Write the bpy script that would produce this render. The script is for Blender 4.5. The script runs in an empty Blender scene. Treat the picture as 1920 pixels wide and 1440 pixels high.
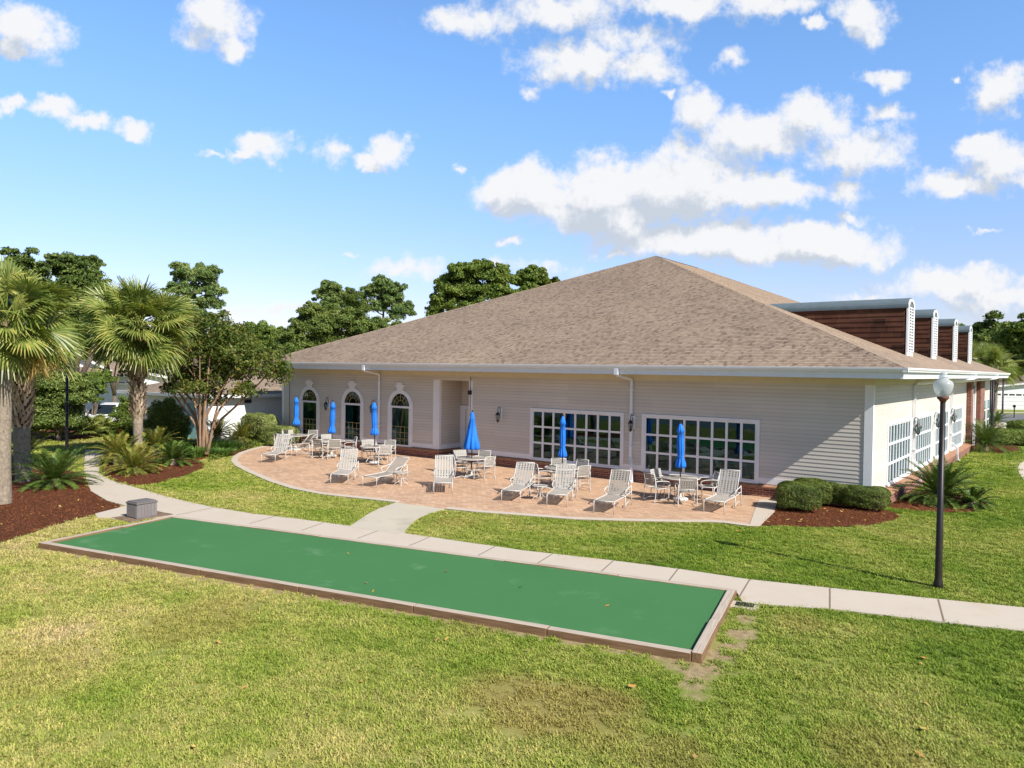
import bpy, math, random
import numpy as np
from mathutils import Vector, Matrix
R = math.radians
scene = bpy.context.scene
COL = scene.collection
# ------------------------------------------------------------------ camera
CAM = np.array([4.9835, -24.2679, 4.1]); FPX = 1385.66
def cam_axes(yaw=-.6572, pitch=-.0199, roll=.0139):
    f = np.array([math.sin(yaw)*math.cos(pitch), math.cos(yaw)*math.cos(pitch), math.sin(pitch)])
    r = np.array([math.cos(yaw), -math.sin(yaw), 0]); u = np.cross(r, f)
    c, s = math.cos(roll), math.sin(roll)
    return c*r+s*u, -s*r+c*u, f
CR, CU, CF = cam_axes()
cd = bpy.data.cameras.new('camera'); cam = bpy.data.objects.new('camera', cd); COL.objects.link(cam)
cd.sensor_width = 36; cd.lens = FPX/1920*36; cd.clip_end = 3000; cd.clip_start = .1
M = Matrix(((CR[0], CU[0], -CF[0], CAM[0]), (CR[1], CU[1], -CF[1], CAM[1]), (CR[2], CU[2], -CF[2], CAM[2]), (0, 0, 0, 1)))
cam.matrix_world = M
scene.camera = cam
def ray(x, y): return CF+CR*(x-960)/FPX-CU*(y-720)/FPX
def W(x, y, z=0.):
    "world point at height z seen along one sight line (site survey of the photograph)"
    d = ray(x, y); t = (z-CAM[2])/d[2]; p = CAM+d*t
    return float(p[0]), float(p[1])
def D(x, dist, y=690):
    "ground point in the direction of column x at horizontal distance dist"
    d = ray(x, y); h = math.hypot(d[0], d[1])
    return float(CAM[0]+d[0]/h*dist), float(CAM[1]+d[1]/h*dist)
def ZH(x, y, dist):
    d = ray(x, y); return float(CAM[2]+d[2]/math.hypot(d[0], d[1])*dist)

# ------------------------------------------------------------------ render settings, light
vs = scene.view_settings; vs.view_transform = 'Standard'; vs.look = 'None'; vs.gamma = 1; vs.use_curve_mapping = False
EXPO = .58
vs.exposure = EXPO
SUN_EL, SUN_AZ = R(40.0), math.atan2(.984, -.178)
sd = bpy.data.lights.new('sun', 'SUN'); so = bpy.data.objects.new('sun', sd); COL.objects.link(so)
sd.energy = 5.0; sd.angle = R(.5); sd.color = (1, .955, .885)
tosun = Vector((math.sin(SUN_AZ)*math.cos(SUN_EL), math.cos(SUN_AZ)*math.cos(SUN_EL), math.sin(SUN_EL)))
so.rotation_euler = (-tosun).to_track_quat('-Z', 'Y').to_euler()
so.location = (30, -10, 40)

# ------------------------------------------------------------------ node helpers
class NT:
    def __init__(s, tree): s.t = tree; s.n = tree.nodes; s.l = tree.links
    def new(s, typ, **kw):
        n = s.n.new(typ)
        for k, v in kw.items():
            if k.startswith('i_'):
                key = k[2:]; key = int(key) if key.isdigit() else key
                s.set(n.inputs[key], v)
            else: setattr(n, k, v)
        return n
    def set(s, inp, v):
        if isinstance(v, bpy.types.NodeSocket): s.l.new(v, inp)
        elif isinstance(v, bpy.types.Node): s.l.new(v.outputs[0], inp)
        else: inp.default_value = v
    def math(s, op, a, b=0., c=0., clamp=False):
        n = s.n.new('ShaderNodeMath'); n.operation = op; n.use_clamp = clamp
        for i, v in enumerate((a, b, c)): s.set(n.inputs[i], v)
        return n.outputs[0]
    def vmath(s, op, a, b=None, scale=None):
        n = s.n.new('ShaderNodeVectorMath'); n.operation = op
        s.set(n.inputs[0], a)
        if b is not None: s.set(n.inputs[1], b)
        if scale is not None: s.set(n.inputs['Scale'], scale)
        return n.outputs['Value'] if op in ('LENGTH', 'DISTANCE', 'DOT_PRODUCT') else n.outputs[0]
    def mix(s, f, a, b, typ='MIX'):
        n = s.n.new('ShaderNodeMix'); n.data_type = 'RGBA'; n.blend_type = typ
        s.set(n.inputs[0], f); s.set(n.inputs[6], c4(a)); s.set(n.inputs[7], c4(b))
        return n.outputs[2]
    def noise(s, vec, scale, detail=4, rough=.55, dist=0., out=0, dim='3D'):
        n = s.n.new('ShaderNodeTexNoise'); n.noise_dimensions = dim
        if vec is not None: s.set(n.inputs['Vector'], vec)
        n.inputs['Scale'].default_value = scale; n.inputs['Detail'].default_value = detail
        n.inputs['Roughness'].default_value = rough; n.inputs['Distortion'].default_value = dist
        return n.outputs[out]
    def ramp(s, f, stops, interp='LINEAR'):
        n = s.n.new('ShaderNodeValToRGB'); cr = n.color_ramp; cr.interpolation = interp
        while len(cr.elements) < len(stops): cr.elements.new(.5)
        for e, (p, c) in zip(cr.elements, stops): e.position = p; e.color = c4(c)
        s.set(n.inputs[0], f); return n.outputs[0]
    def sstep(s, v, a, b, lo=0., hi=1.):
        n = s.n.new('ShaderNodeMapRange'); n.interpolation_type = 'SMOOTHSTEP'
        s.set(n.inputs[0], v); n.inputs[1].default_value = a; n.inputs[2].default_value = b
        n.inputs[3].default_value = lo; n.inputs[4].default_value = hi
        return n.outputs[0]
def c4(c):
    if isinstance(c, (tuple, list)) and len(c) == 3: return (*c, 1)
    return c
MATS = {}
def material(name):
    m = bpy.data.materials.new(name); m.use_nodes = True; t = NT(m.node_tree); t.n.clear()
    out = t.new('ShaderNodeOutputMaterial'); b = t.new('ShaderNodeBsdfPrincipled')
    t.l.new(b.outputs[0], out.inputs[0]); MATS[name] = m
    return m, t, b, out
def pos(t): return t.new('ShaderNodeNewGeometry').outputs['Position']
def bump(t, b, h, strength=.4, dist=.02):
    n = t.new('ShaderNodeBump'); n.inputs['Strength'].default_value = strength; n.inputs['Distance'].default_value = dist
    t.l.new(h, n.inputs['Height']); t.l.new(n.outputs[0], b.inputs['Normal'])
def plain(name, col, rough=.5, metal=0., var=.12, vscale=3., bmp=0., bscale=40., spec=.35):
    "one paint or metal with slight dirt variation"
    m, t, b, o = material(name)
    g = t.new('ShaderNodeTexCoord').outputs['Object']
    n = t.noise(pos(t), vscale, 5, .6)
    lo = tuple(c*(1-var) for c in col); hi = tuple(min(1, c*(1+var*.6)) for c in col)
    t.set(b.inputs['Base Color'], t.ramp(n, [(.3, lo), (.7, hi)]))
    b.inputs['Roughness'].default_value = rough; b.inputs['Metallic'].default_value = metal
    b.inputs['Specular IOR Level'].default_value = spec
    if bmp: bump(t, b, t.noise(pos(t), bscale, 3), bmp, .01)
    return m
def leafmat(name, cols, rough=.55, trans=.32, nscale=.6, spec=.18):
    "foliage: every leaf its own tone, larger drifts of tone through the crown"
    m, t, b, o = material(name)
    g = t.new('ShaderNodeNewGeometry')
    n = t.noise(g.outputs['Position'], nscale, 3, .6)
    f = t.math('ADD', t.math('MULTIPLY', g.outputs['Random Per Island'], .62), t.math('MULTIPLY', t.sstep(n, .3, .7), .38))
    k = len(cols)
    col = t.ramp(f, [(i/(k-1)*.9+.05, c) for i, c in enumerate(cols)])
    t.set(b.inputs['Base Color'], col); b.inputs['Roughness'].default_value = rough; b.inputs['Specular IOR Level'].default_value = spec
    tr = t.new('ShaderNodeBsdfTranslucent'); t.set(tr.inputs[0], t.mix(1., col, (1.0, 1.0, .45), 'MULTIPLY'))
    mx = t.new('ShaderNodeMixShader'); mx.inputs[0].default_value = trans
    t.l.new(b.outputs[0], mx.inputs[1]); t.l.new(tr.outputs[0], mx.inputs[2]); t.l.new(mx.outputs[0], o.inputs[0])
    return m

# ------------------------------------------------------------------ sky with clouds
def madd(q, a, b, c):
    n = q.new('ShaderNodeVectorMath', operation='MULTIPLY_ADD'); q.set(n.inputs[0], a); q.set(n.inputs[1], b); q.set(n.inputs[2], c); return n.outputs[0]
def build_world():
    w = bpy.data.worlds.new('World'); scene.world = w; w.use_nodes = True
    t = NT(w.node_tree); t.n.clear()
    out = t.new('ShaderNodeOutputWorld'); bg = t.new('ShaderNodeBackground'); t.l.new(bg.outputs[0], out.inputs[0])
    S = .088; bg.inputs[1].default_value = S
    sky = t.new('ShaderNodeTexSky'); sky.sky_type = 'NISHITA'; sky.sun_disc = False
    sky.sun_elevation = SUN_EL; sky.sun_rotation = SUN_AZ; sky.altitude = 0; sky.air_density = 1.0; sky.dust_density = .6; sky.ozone_density = 1.6
    tc = t.new('ShaderNodeTexCoord').outputs['Generated']
    # direction in a frame facing the clubhouse: u to the right, v upward (tangent of the angles)
    h = np.array([CF[0], CF[1]]); h /= np.linalg.norm(h)
    fy = t.vmath('DOT_PRODUCT', tc, (h[0], h[1], 0)); fx = t.vmath('DOT_PRODUCT', tc, (h[1], -h[0], 0)); fz = t.vmath('DOT_PRODUCT', tc, (0, 0, 1))
    fyc = t.math('MAXIMUM', fy, .05)
    cmb = t.new('ShaderNodeCombineXYZ'); t.set(cmb.inputs[0], t.math('DIVIDE', fx, fyc)); t.set(cmb.inputs[1], t.math('DIVIDE', fz, fyc))
    uv = cmb.outputs[0]
    def puv(x, y):
        d = ray(x, y); a = d[0]*h[1]-d[1]*h[0]; b = d[0]*h[0]+d[1]*h[1]; return a/b, d[2]/b
    tint = t.mix(1., sky.outputs[0], (.92, 1.06, 1.30), 'MULTIPLY')
    hz = t.sstep(fz, .0, .42)
    sk = t.mix(1., tint, t.mix(hz, (1.26, .98, 1.0), (1.36, 1.53, 1.50)), 'MULTIPLY')
    deep = t.math('MULTIPLY', t.sstep(fy, -.15, .40, .56, 1.), t.sstep(fz, .46, .80, 1., .55))      # sky dimmed behind the viewer and overhead to cut the fill light
    sk = t.mix(1., sk, deep, 'MULTIPLY')
    t.set(bg.inputs[0], sk)
    cl = [(40,45,92,58,1),(5,95,40,22,1),(400,35,72,62,1),(436,88,40,36,1),
      (18,203,48,18,.9),(110,208,58,24,.95),(175,226,55,22,.95),(248,232,46,22,1),
      (495,272,62,34,1),(455,288,45,16,1),(405,290,24,11,.8),(622,288,40,22,.62),(728,284,44,40,1),(688,300,40,16,1),(852,315,17,12,.7),
      (870,40,100,36,.72),(1060,20,170,48,.8),(1270,6,200,36,.85),(1430,0,120,26,.9),
      (1080,112,112,46,1),(1190,130,90,38,.95),(1160,72,110,40,.55),(995,165,22,18,.7),(1246,176,12,9,.8),
      (1612,25,62,46,1),(1525,45,28,12,.8),(1380,108,34,22,.62),(1658,155,46,28,1),(1872,165,66,50,1),(1782,146,14,9,.8),
      (1310,215,60,44,.9),(1400,252,125,52,1),(1525,222,92,46,1),(1610,275,120,44,.9),(1665,218,48,20,.8),
      (990,362,112,56,1.3),(1125,358,140,72,1.45),(1285,352,150,74,1.45),(1405,352,125,50,1.35),(1495,350,60,30,1),(1590,357,44,30,.85),(1130,402,190,42,1.3),
      (1330,455,240,46,1.3),(1560,458,150,46,1.3),(1440,480,220,30,1),(1620,478,95,18,.8),
      (1800,352,104,38,1),(1885,312,76,58,1),(1842,270,48,24,.8),
      (1790,535,160,32,.95),(1880,560,120,34,.9),(1640,555,90,14,.6),
      (765,512,85,22,.62),(1000,500,100,18,.6),(670,487,22,7,.55),(510,582,110,16,.5),(1150,482,34,11,.8),(1610,400,40,16,.6),(1838,438,26,8,.8),(960,457,26,9,.7)]
    K = 1/(S*2**EXPO)
    def density_group(ells):
        "node group: cloud density of the listed puffs at a point of that frame"
        gt = bpy.data.node_groups.new('cloud_density', 'ShaderNodeTree')
        gt.interface.new_socket('Vector', in_out='INPUT', socket_type='NodeSocketVector'); gt.interface.new_socket('Density', in_out='OUTPUT', socket_type='NodeSocketFloat')
        t = NT(gt); gi = t.new('NodeGroupInput'); go = t.new('NodeGroupOutput'); v0 = gi.outputs[0]
        nz = t.noise(v0, 8., 4, .62, out=1, dim='2D'); nz = t.vmath('SUBTRACT', nz, (.5, .5, .5))
        nw = t.vmath('SUBTRACT', t.noise(v0, 34., 3, .6, out=1, dim='2D'), (.5, .5, .5)); v1 = madd(t, nw, (.022, .022, 0), madd(t, nz, (.062, .062, 0), v0)); dens = None
        for (x, y, rx, ry, wt) in ells:
            u, v = puv(x, y); vv = v1
            if dens is not None: vv = madd(t, dens, (1e-9,)*3, v1)     # keeps the evaluation in sequence
            sx, sy = FPX/(rx*1.14), FPX/(ry*1.16)
            loc = madd(t, vv, (sx, sy, 0), (-u*sx, -v*sy, 0))
            k = t.math('MULTIPLY_ADD', t.vmath('LENGTH', loc), -wt, wt)
            if dens is None: dens = k
            else:
                n = t.new('ShaderNodeMath', operation='SMOOTH_MAX'); t.set(n.inputs[0], dens); t.set(n.inputs[1], k); n.inputs[2].default_value = .12; dens = n.outputs[0]
        f1 = t.noise(madd(t, dens, (1e-9,)*3, v0), 24., 6, .66, dim='2D')
        f2 = t.noise(madd(t, f1, (1e-9,)*3, v0), 10., 2, .5, dim='2D')
        t.set(go.inputs[0], t.math('ADD', t.math('MULTIPLY', dens, 1.55), t.math('ADD', t.math('MULTIPLY_ADD', f1, 1.9, -1.0), t.math('MULTIPLY_ADD', f2, .7, -.36)))); return gt
    def leaf(ells):
        if not ells: return bg
        gt = density_group(ells)
        def density(vec):
            g = t.new('ShaderNodeGroup'); g.node_tree = gt; t.set(g.inputs[0], vec); return g.outputs[0]
        d0 = density(uv); d1 = density(madd(t, d0, (1e-9,)*3, t.vmath('ADD', uv, (.010, .034, 0))))
        alpha = t.math('MULTIPLY', t.sstep(d0, -.08, .92, 0., .97), t.sstep(fy, .15, .35))
        light = t.sstep(t.math('SUBTRACT', d1, t.math('MULTIPLY', d0, .55)), -.05, .95, 1., 0.)    # the side turned to the sun is bright, bellies are grey-blue
        ccol = t.mix(light, (.60*K, .66*K, .745*K), (.945*K, .945*K, .955*K))
        b2 = t.new('ShaderNodeBackground'); b2.inputs[1].default_value = S; t.set(b2.inputs[0], t.mix(alpha, sk, ccol)); return b2
    def mixsh(f, a, b):
        if a is b: return a
        m = t.new('ShaderNodeMixShader'); t.set(m.inputs[0], f); t.l.new(a.outputs[0], m.inputs[1]); t.l.new(b.outputs[0], m.inputs[2]); return m
    su = t.new('ShaderNodeSeparateXYZ'); t.set(su.inputs[0], uv); U_, V2 = su.outputs[0], su.outputs[1]
    # the sky is cut into cells so that each direction only evaluates the few clouds near it
    ub = [-.95, -.42, -.12, .14, .40, .62, 1.1]; vb = [-.02, .17, .32, .75]
    def cell(u0, u1, v0, v1):
        L = []
        for e in cl:
            u, v = puv(e[0], e[1]); mx, my = e[2]*1.75/FPX+.06, e[3]*1.75/FPX+.06
            if u+mx > u0 and u-mx < u1 and v+my > v0 and v-my < v1: L.append(e)
        return leaf(L)
    def col(i):
        n = None
        rows = [cell(ub[i], ub[i+1], vb[j], vb[j+1]) for j in range(len(vb)-1)]
        n = bg
        for j in range(len(rows)-1, -1, -1): n = mixsh(t.math('GREATER_THAN', V2, vb[j+1]), rows[j], n)
        return n
    n = bg
    for i in range(len(ub)-2, -1, -1): n = mixsh(t.math('GREATER_THAN', U_, ub[i+1]), col(i), n)
    ok = t.math('MULTIPLY', t.math('MULTIPLY', t.math('GREATER_THAN', U_, ub[0]), t.math('GREATER_THAN', V2, vb[0])), t.math('GREATER_THAN', fy, .15))
    n = mixsh(ok, bg, n); t.l.new(n.outputs[0], out.inputs[0])
    w.cycles.sampling_method = 'MANUAL'; w.cycles.sample_map_resolution = 512
build_world()

# ------------------------------------------------------------------ mesh helpers
class MB:
    "collects quads and n-gons, builds ONE mesh object; uv = metres along each face"
    def __init__(s): s.v = []; s.f = []; s.uv = {}
    def vert(s, p): s.v.append(tuple(map(float, p))); return len(s.v)-1
    def face(s, pts, uv=None):
        i = len(s.v); s.v.extend(tuple(map(float, p)) for p in pts); s.f.append(tuple(range(i, i+len(pts))))
        if uv is not None: s.uv[len(s.f)-1] = uv
    def box(s, a, b):
        x0, y0, z0 = (min(a[i], b[i]) for i in range(3)); x1, y1, z1 = (max(a[i], b[i]) for i in range(3))
        i = len(s.v)
        s.v += [(x0,y0,z0),(x1,y0,z0),(x1,y1,z0),(x0,y1,z0),(x0,y0,z1),(x1,y0,z1),(x1,y1,z1),(x0,y1,z1)]
        s.f += [tuple(i+k for k in q) for q in ((3,2,1,0),(4,5,6,7),(0,1,5,4),(1,2,6,5),(2,3,7,6),(3,0,4,7))]
    def obox(s, c, ux, uy, uz):
        "oriented box from centre and three half vectors"
        c, ux, uy, uz = map(np.array, (c, ux, uy, uz)); i = len(s.v)
        for sz in (-1, 1):
            for sx, sy in ((-1,-1),(1,-1),(1,1),(-1,1)): s.v.append(tuple(c+ux*sx+uy*sy+uz*sz))
        s.f += [tuple(i+k for k in q) for q in ((3,2,1,0),(4,5,6,7),(0,1,5,4),(1,2,6,5),(2,3,7,6),(3,0,4,7))]
    def prism(s, pts, z0, z1):
        "vertical prism over a polygon (counter-clockwise)"
        n = len(pts); i = len(s.v)
        s.v += [(p[0], p[1], z0) for p in pts]+[(p[0], p[1], z1) for p in pts]
        s.f.append(tuple(i+n+k for k in range(n))); s.f.append(tuple(i+n-1-k for k in range(n)))
        for k in range(n): s.f.append((i+k, i+(k+1) % n, i+n+(k+1) % n, i+n+k))
    def extr(s, pts, off):
        "extrude a planar 3-D polygon by a vector"
        n = len(pts); i = len(s.v); off = np.array(off, float)
        s.v += [tuple(map(float, p)) for p in pts]+[tuple(np.array(p, float)+off) for p in pts]
        s.f.append(tuple(i+n-1-k for k in range(n))); s.f.append(tuple(i+n+k for k in range(n)))
        for k in range(n): s.f.append((i+k, i+(k+1) % n, i+n+(k+1) % n, i+n+k))
    def tube(s, path, r, n=8, cap=True):
        P = [np.array(p, float) for p in path]; k = len(P)
        rs = r if hasattr(r, '__len__') else [r]*k
        T = [P[min(j+1, k-1)]-P[max(j-1, 0)] for j in range(k)]; T = [a/(np.linalg.norm(a)+1e-9) for a in T]
        ref = np.array([0, 0, 1.]) if abs(T[0][2]) < .9 else np.array([1., 0, 0])
        N = np.cross(T[0], ref); N /= np.linalg.norm(N); base = len(s.v)
        for j in range(k):
            N = N-T[j]*(N@T[j]); N /= (np.linalg.norm(N)+1e-9); B = np.cross(T[j], N)
            for a in range(n):
                t = 2*math.pi*a/n; s.v.append(tuple(P[j]+(N*math.cos(t)+B*math.sin(t))*rs[j]))
        for j in range(k-1):
            for a in range(n):
                b = (a+1) % n; s.f.append((base+j*n+a, base+j*n+b, base+(j+1)*n+b, base+(j+1)*n+a))
        if cap:
            s.f.append(tuple(base+n-1-a for a in range(n))); s.f.append(tuple(base+(k-1)*n+a for a in range(n)))
    def lathe(s, prof, c=(0, 0, 0), n=20, fn=None):
        base = len(s.v)
        for j, (r, z) in enumerate(prof):
            for a in range(n):
                t = 2*math.pi*a/n; rr = r*(fn(t, z) if fn else 1)
                s.v.append((c[0]+rr*math.cos(t), c[1]+rr*math.sin(t), c[2]+z))
        for j in range(len(prof)-1):
            for a in range(n):
                b = (a+1) % n; s.f.append((base+j*n+a, base+j*n+b, base+(j+1)*n+b, base+(j+1)*n+a))
        s.f.append(tuple(base+n-1-a for a in range(n))); s.f.append(tuple(base+(len(prof)-1)*n+a for a in range(n)))
    def build(s, name, mat, parent=None, smooth=False, bevel=0., loc=None):
        me = bpy.data.meshes.new(name); me.from_pydata(s.v, [], s.f)
        uvl = me.uv_layers.new(name='uv'); V = np.array(s.v); buf = np.zeros((len(me.loops), 2), np.float32); li = 0
        for fi, f in enumerate(s.f):
            if fi in s.uv: buf[li:li+len(f)] = s.uv[fi]
            else:
                p = V[list(f)]; nn = np.cross(p[1]-p[0], p[2]-p[0]) if len(f) > 2 else np.zeros(3)
                a = np.abs(nn)
                if a[2] >= a[0] and a[2] >= a[1]: q = p[:, [0, 1]]
                elif a[1] >= a[0]: q = p[:, [0, 2]]
                else: q = p[:, [1, 2]]
                buf[li:li+len(f)] = q
            li += len(f)
        uvl.data.foreach_set('uv', buf.ravel())
        if smooth: me.polygons.foreach_set('use_smooth', [True]*len(me.polygons))
        return link(name, me, mat, parent, bevel, loc)
def link(name, me, mat, parent=None, bevel=0., loc=None):
    o = bpy.data.objects.new(name, me); COL.objects.link(o)
    me.materials.append(MATS[mat] if isinstance(mat, str) else mat)
    if parent is not None: o.parent = parent
    if loc is not None: o.location = loc
    if bevel:
        b = o.modifiers.new('bevel', 'BEVEL'); b.width = bevel; b.segments = 2; b.limit_method = 'ANGLE'
    return o
def npmesh(name, V, F, mat, parent=None, smooth=False):
    "quads from numpy arrays"
    V = np.asarray(V, np.float32).reshape(-1, 3); F = np.asarray(F, np.int32)
    me = bpy.data.meshes.new(name); k = F.shape[1]
    me.vertices.add(len(V)); me.vertices.foreach_set('co', V.ravel())
    me.loops.add(F.size); me.loops.foreach_set('vertex_index', F.ravel())
    me.polygons.add(len(F)); me.polygons.foreach_set('loop_start', np.arange(0, F.size, k, dtype=np.int32))
    me.update(calc_edges=True)
    if smooth: me.polygons.foreach_set('use_smooth', [True]*len(F))
    return link(name, me, mat, parent)
def tag(o, label=None, cat=None, group=None, kind=None):
    if label: o['label'] = label
    if cat: o['category'] = cat
    if group: o['group'] = group
    if kind: o['kind'] = kind
    return o
def thing(name, label, cat, loc=(0, 0, 0), rz=0., group=None):
    o = bpy.data.objects.new(name, None); COL.objects.link(o); o.empty_display_size = .2
    o.location = loc; o.rotation_euler = (0, 0, rz)
    return tag(o, label, cat, group)
def copy_tree(o, parent=None):
    c = o.copy(); COL.objects.link(c)
    if parent is not None: c.parent = parent
    for ch in list(o.children): copy_tree(ch, c)
    return c
def inpoly(P, poly):
    P = np.asarray(P); x, y = P[:, 0], P[:, 1]; r = np.zeros(len(P), bool); n = len(poly)
    for i in range(n):
        x0, y0 = poly[i]; x1, y1 = poly[(i+1) % n]
        c = ((y0 > y) != (y1 > y)); xs = (x1-x0)*(y-y0)/((y1-y0) if y1 != y0 else 1e-9)+x0
        r ^= c & (x < xs)
    return r
def smoothpoly(pts, it=2, closed=True):
    for _ in range(it):
        q = []; n = len(pts)
        for i in range(n if closed else n-1):
            a, b = np.array(pts[i]), np.array(pts[(i+1) % n]); q += [tuple(a*.75+b*.25), tuple(a*.25+b*.75)]
        pts = q if closed else [pts[0]]+q+[pts[-1]]
    return pts
def sheet(name, poly, z, mat, thick=.0, kind='structure'):
    a = sum(poly[i][0]*poly[(i+1) % len(poly)][1]-poly[(i+1) % len(poly)][0]*poly[i][1] for i in range(len(poly)))
    if a < 0: poly = poly[::-1]
    m = MB()
    if thick: m.prism(poly, z-thick, z)
    else: m.face([(p[0], p[1], z) for p in poly])
    o = m.build(name, mat); tag(o, kind=kind); return o
# ------------------------------------------------------------------ materials
# court rectangle
U = np.array([math.cos(R(13.25)), math.sin(R(13.25))]); V_ = np.array([-U[1], U[0]]); O0 = np.array([-13.22, -17.76]); CL, CW = 14.45, 3.62
cp = lambda a, b: O0+U*a+V_*b
def lawn_colour(t, P, leaf=0.):
    big = t.noise(P, .16, 3, .55); mid = t.noise(P, .75, 4, .6); fine = t.noise(P, 9., 3, .6)
    f = t.math('ADD', t.math('MULTIPLY', big, .55), t.math('ADD', t.math('MULTIPLY', mid, .42), t.math('MULTIPLY', fine, .30)))
    # old grass right of the court is greener than the worn lawn before it
    sx = t.new('ShaderNodeSeparateXYZ'); t.set(sx.inputs[0], P)
    gx = t.sstep(t.math('ADD', sx.outputs[0], t.math('MULTIPLY', big, 6)), -10., 6., .0, .085)
    gy = t.sstep(sx.outputs[1], -19., -11., .075, 0.)
    f = t.math('ADD', t.math('SUBTRACT', t.math('SUBTRACT', f, .03), gx), gy)
    gl = 1.
    c = t.ramp(f, [(.34, (.078*gl, .162*gl, .010)), (.48, (.185*gl, .268*gl, .024)), (.59, (.305*gl, .345*gl, .062)), (.70, (.45, .41, .125)), (.80, (.52, .41, .20))])
    return c, big, mid, fine
def spots(t, P, spots_, wob):
    m = None
    for (x, y, r, s) in spots_:
        d = t.vmath('DISTANCE', t.vmath('MULTIPLY', P, (1, 1, 0)), (x, y, 0))
        d = t.math('ADD', d, t.math('MULTIPLY', t.math('SUBTRACT', wob, .5), r*2.2))
        k = t.sstep(d, r*.45, r*1.15, s, 0.)
        m = k if m is None else t.math('MAXIMUM', m, k)
    return m
Wd = lambda x, y, r, s: (*W(x, y), r, s)
BARE = [Wd(1330,1252,.34,.9), Wd(1302,1262,.32,.9), Wd(1395,1160,.30,.8), Wd(1372,1212,.28,.9), Wd(1400,1185,.24,.7), Wd(1262,1250,.2,.6), Wd(1308,1310,.22,.5), Wd(1350,1230,.28,.9), Wd(1300,1286,.26,.7), Wd(1385,1190,.28,.9)]
BROWN = [Wd(1030,1330,1.1,.75), Wd(960,1310,.8,.6), Wd(1130,1370,.8,.5), Wd(370,1170,1.0,.45), Wd(420,1140,.7,.4), Wd(1250,1410,.6,.5), Wd(1215,1040,.7,.2), Wd(890,1180,.6,.3), Wd(80,1250,1.,.3), Wd(1500,1170,.5,.4), Wd(860,980,.7,.35),Wd(1640,1410,.7,.4)]
def mk_lawn(name, leafy):
    m, t, b, o = material(name); P = pos(t)
    c, big, mid, fine = lawn_colour(t, P)
    g = t.new('ShaderNodeNewGeometry')
    if leafy:
        rv = t.math('ADD', t.math('MULTIPLY', g.outputs['Random Per Island'], .45), t.math('MULTIPLY', t.new('ShaderNodeObjectInfo').outputs['Random'], .55))
        c = t.mix(1., c, t.ramp(rv, [(0, (.62, .67, .58)), (.5, (1, 1, 1)), (.8, (1.22, 1.14, 1.14)), (1, (1.5, 1.35, 1.6))]), 'MULTIPLY')
    brown = spots(t, P, BROWN, mid)
    c = t.mix(t.math('MULTIPLY', brown, .85), c, (.36, .25, .085))
    if not leafy:
        bare = spots(t, P, BARE, t.noise(P, 2.2, 4, .6))
        ev = t.math('SUBTRACT', t.vmath('DOT_PRODUCT', P, (float(V_[0]), float(V_[1]), 0)), float(O0@V_)); eu = t.math('SUBTRACT', t.vmath('DOT_PRODUCT', P, (float(U[0]), float(U[1]), 0)), float(O0@U))
        ed = t.math('ADD', t.math('ABSOLUTE', t.math('ADD', ev, .06)), t.math('MULTIPLY', t.noise(P, 3.2, 4, .7), .22)); al = t.math('MULTIPLY', t.math('GREATER_THAN', eu, .2), t.math('LESS_THAN', eu, CL))
        bare = t.math('MAXIMUM', bare, t.math('MULTIPLY', al, t.sstep(ed, .16, .26, .8, 0.)))
        c = t.mix(1., c, (.8, .8, .8), 'MULTIPLY'); c = t.mix(bare, t.mix(.25, c, (.16, .13, .05)), t.ramp(fine, [(.3, (.21, .14, .075)), (.7, (.40, .29, .17))]))
        bump(t, b, t.noise(P, 45, 3), .5, .03)
    t.set(b.inputs['Base Color'], c); b.inputs['Roughness'].default_value = .65 if leafy else .9; b.inputs['Specular IOR Level'].default_value = .25
    if leafy:
        tr = t.new('ShaderNodeBsdfTranslucent'); t.set(tr.inputs[0], t.mix(1., c, (1.1, 1.1, .6), 'MULTIPLY')); mx = t.new('ShaderNodeMixShader'); mx.inputs[0].default_value = .16
        t.l.new(b.outputs[0], mx.inputs[1]); t.l.new(tr.outputs[0], mx.inputs[2]); t.l.new(mx.outputs[0], o.inputs[0])
mk_lawn('lawn_soil', False); mk_lawn('grass_blade', True)
# concrete
def concrete(name, lo, hi, stain):
    m, t, b, o = material(name); P = pos(t)
    n = t.noise(P, .9, 5, .65); f = t.noise(P, 14, 4, .6); s = t.sstep(t.noise(P, .6, 5, .7), .54, .70)
    c = t.mix(n, lo, hi); c = t.mix(t.math('MULTIPLY', f, .25), c, tuple(x*.72 for x in lo)); c = t.mix(t.math('MULTIPLY', s, .55), c, stain)
    t.set(b.inputs['Base Color'], c); b.inputs['Roughness'].default_value = .85; bump(t, b, t.noise(P, 60, 3), .25, .008)
concrete('concrete', (.46, .385, .30), (.55, .475, .385), (.47, .35, .22)); concrete('concrete_old', (.42, .37, .28), (.55, .48, .38), (.33, .29, .21)); concrete('asphalt', (.11, .11, .115), (.17, .165, .16), (.2, .19, .18))
plain('joint', (.20, .15, .10), .9)
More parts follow.
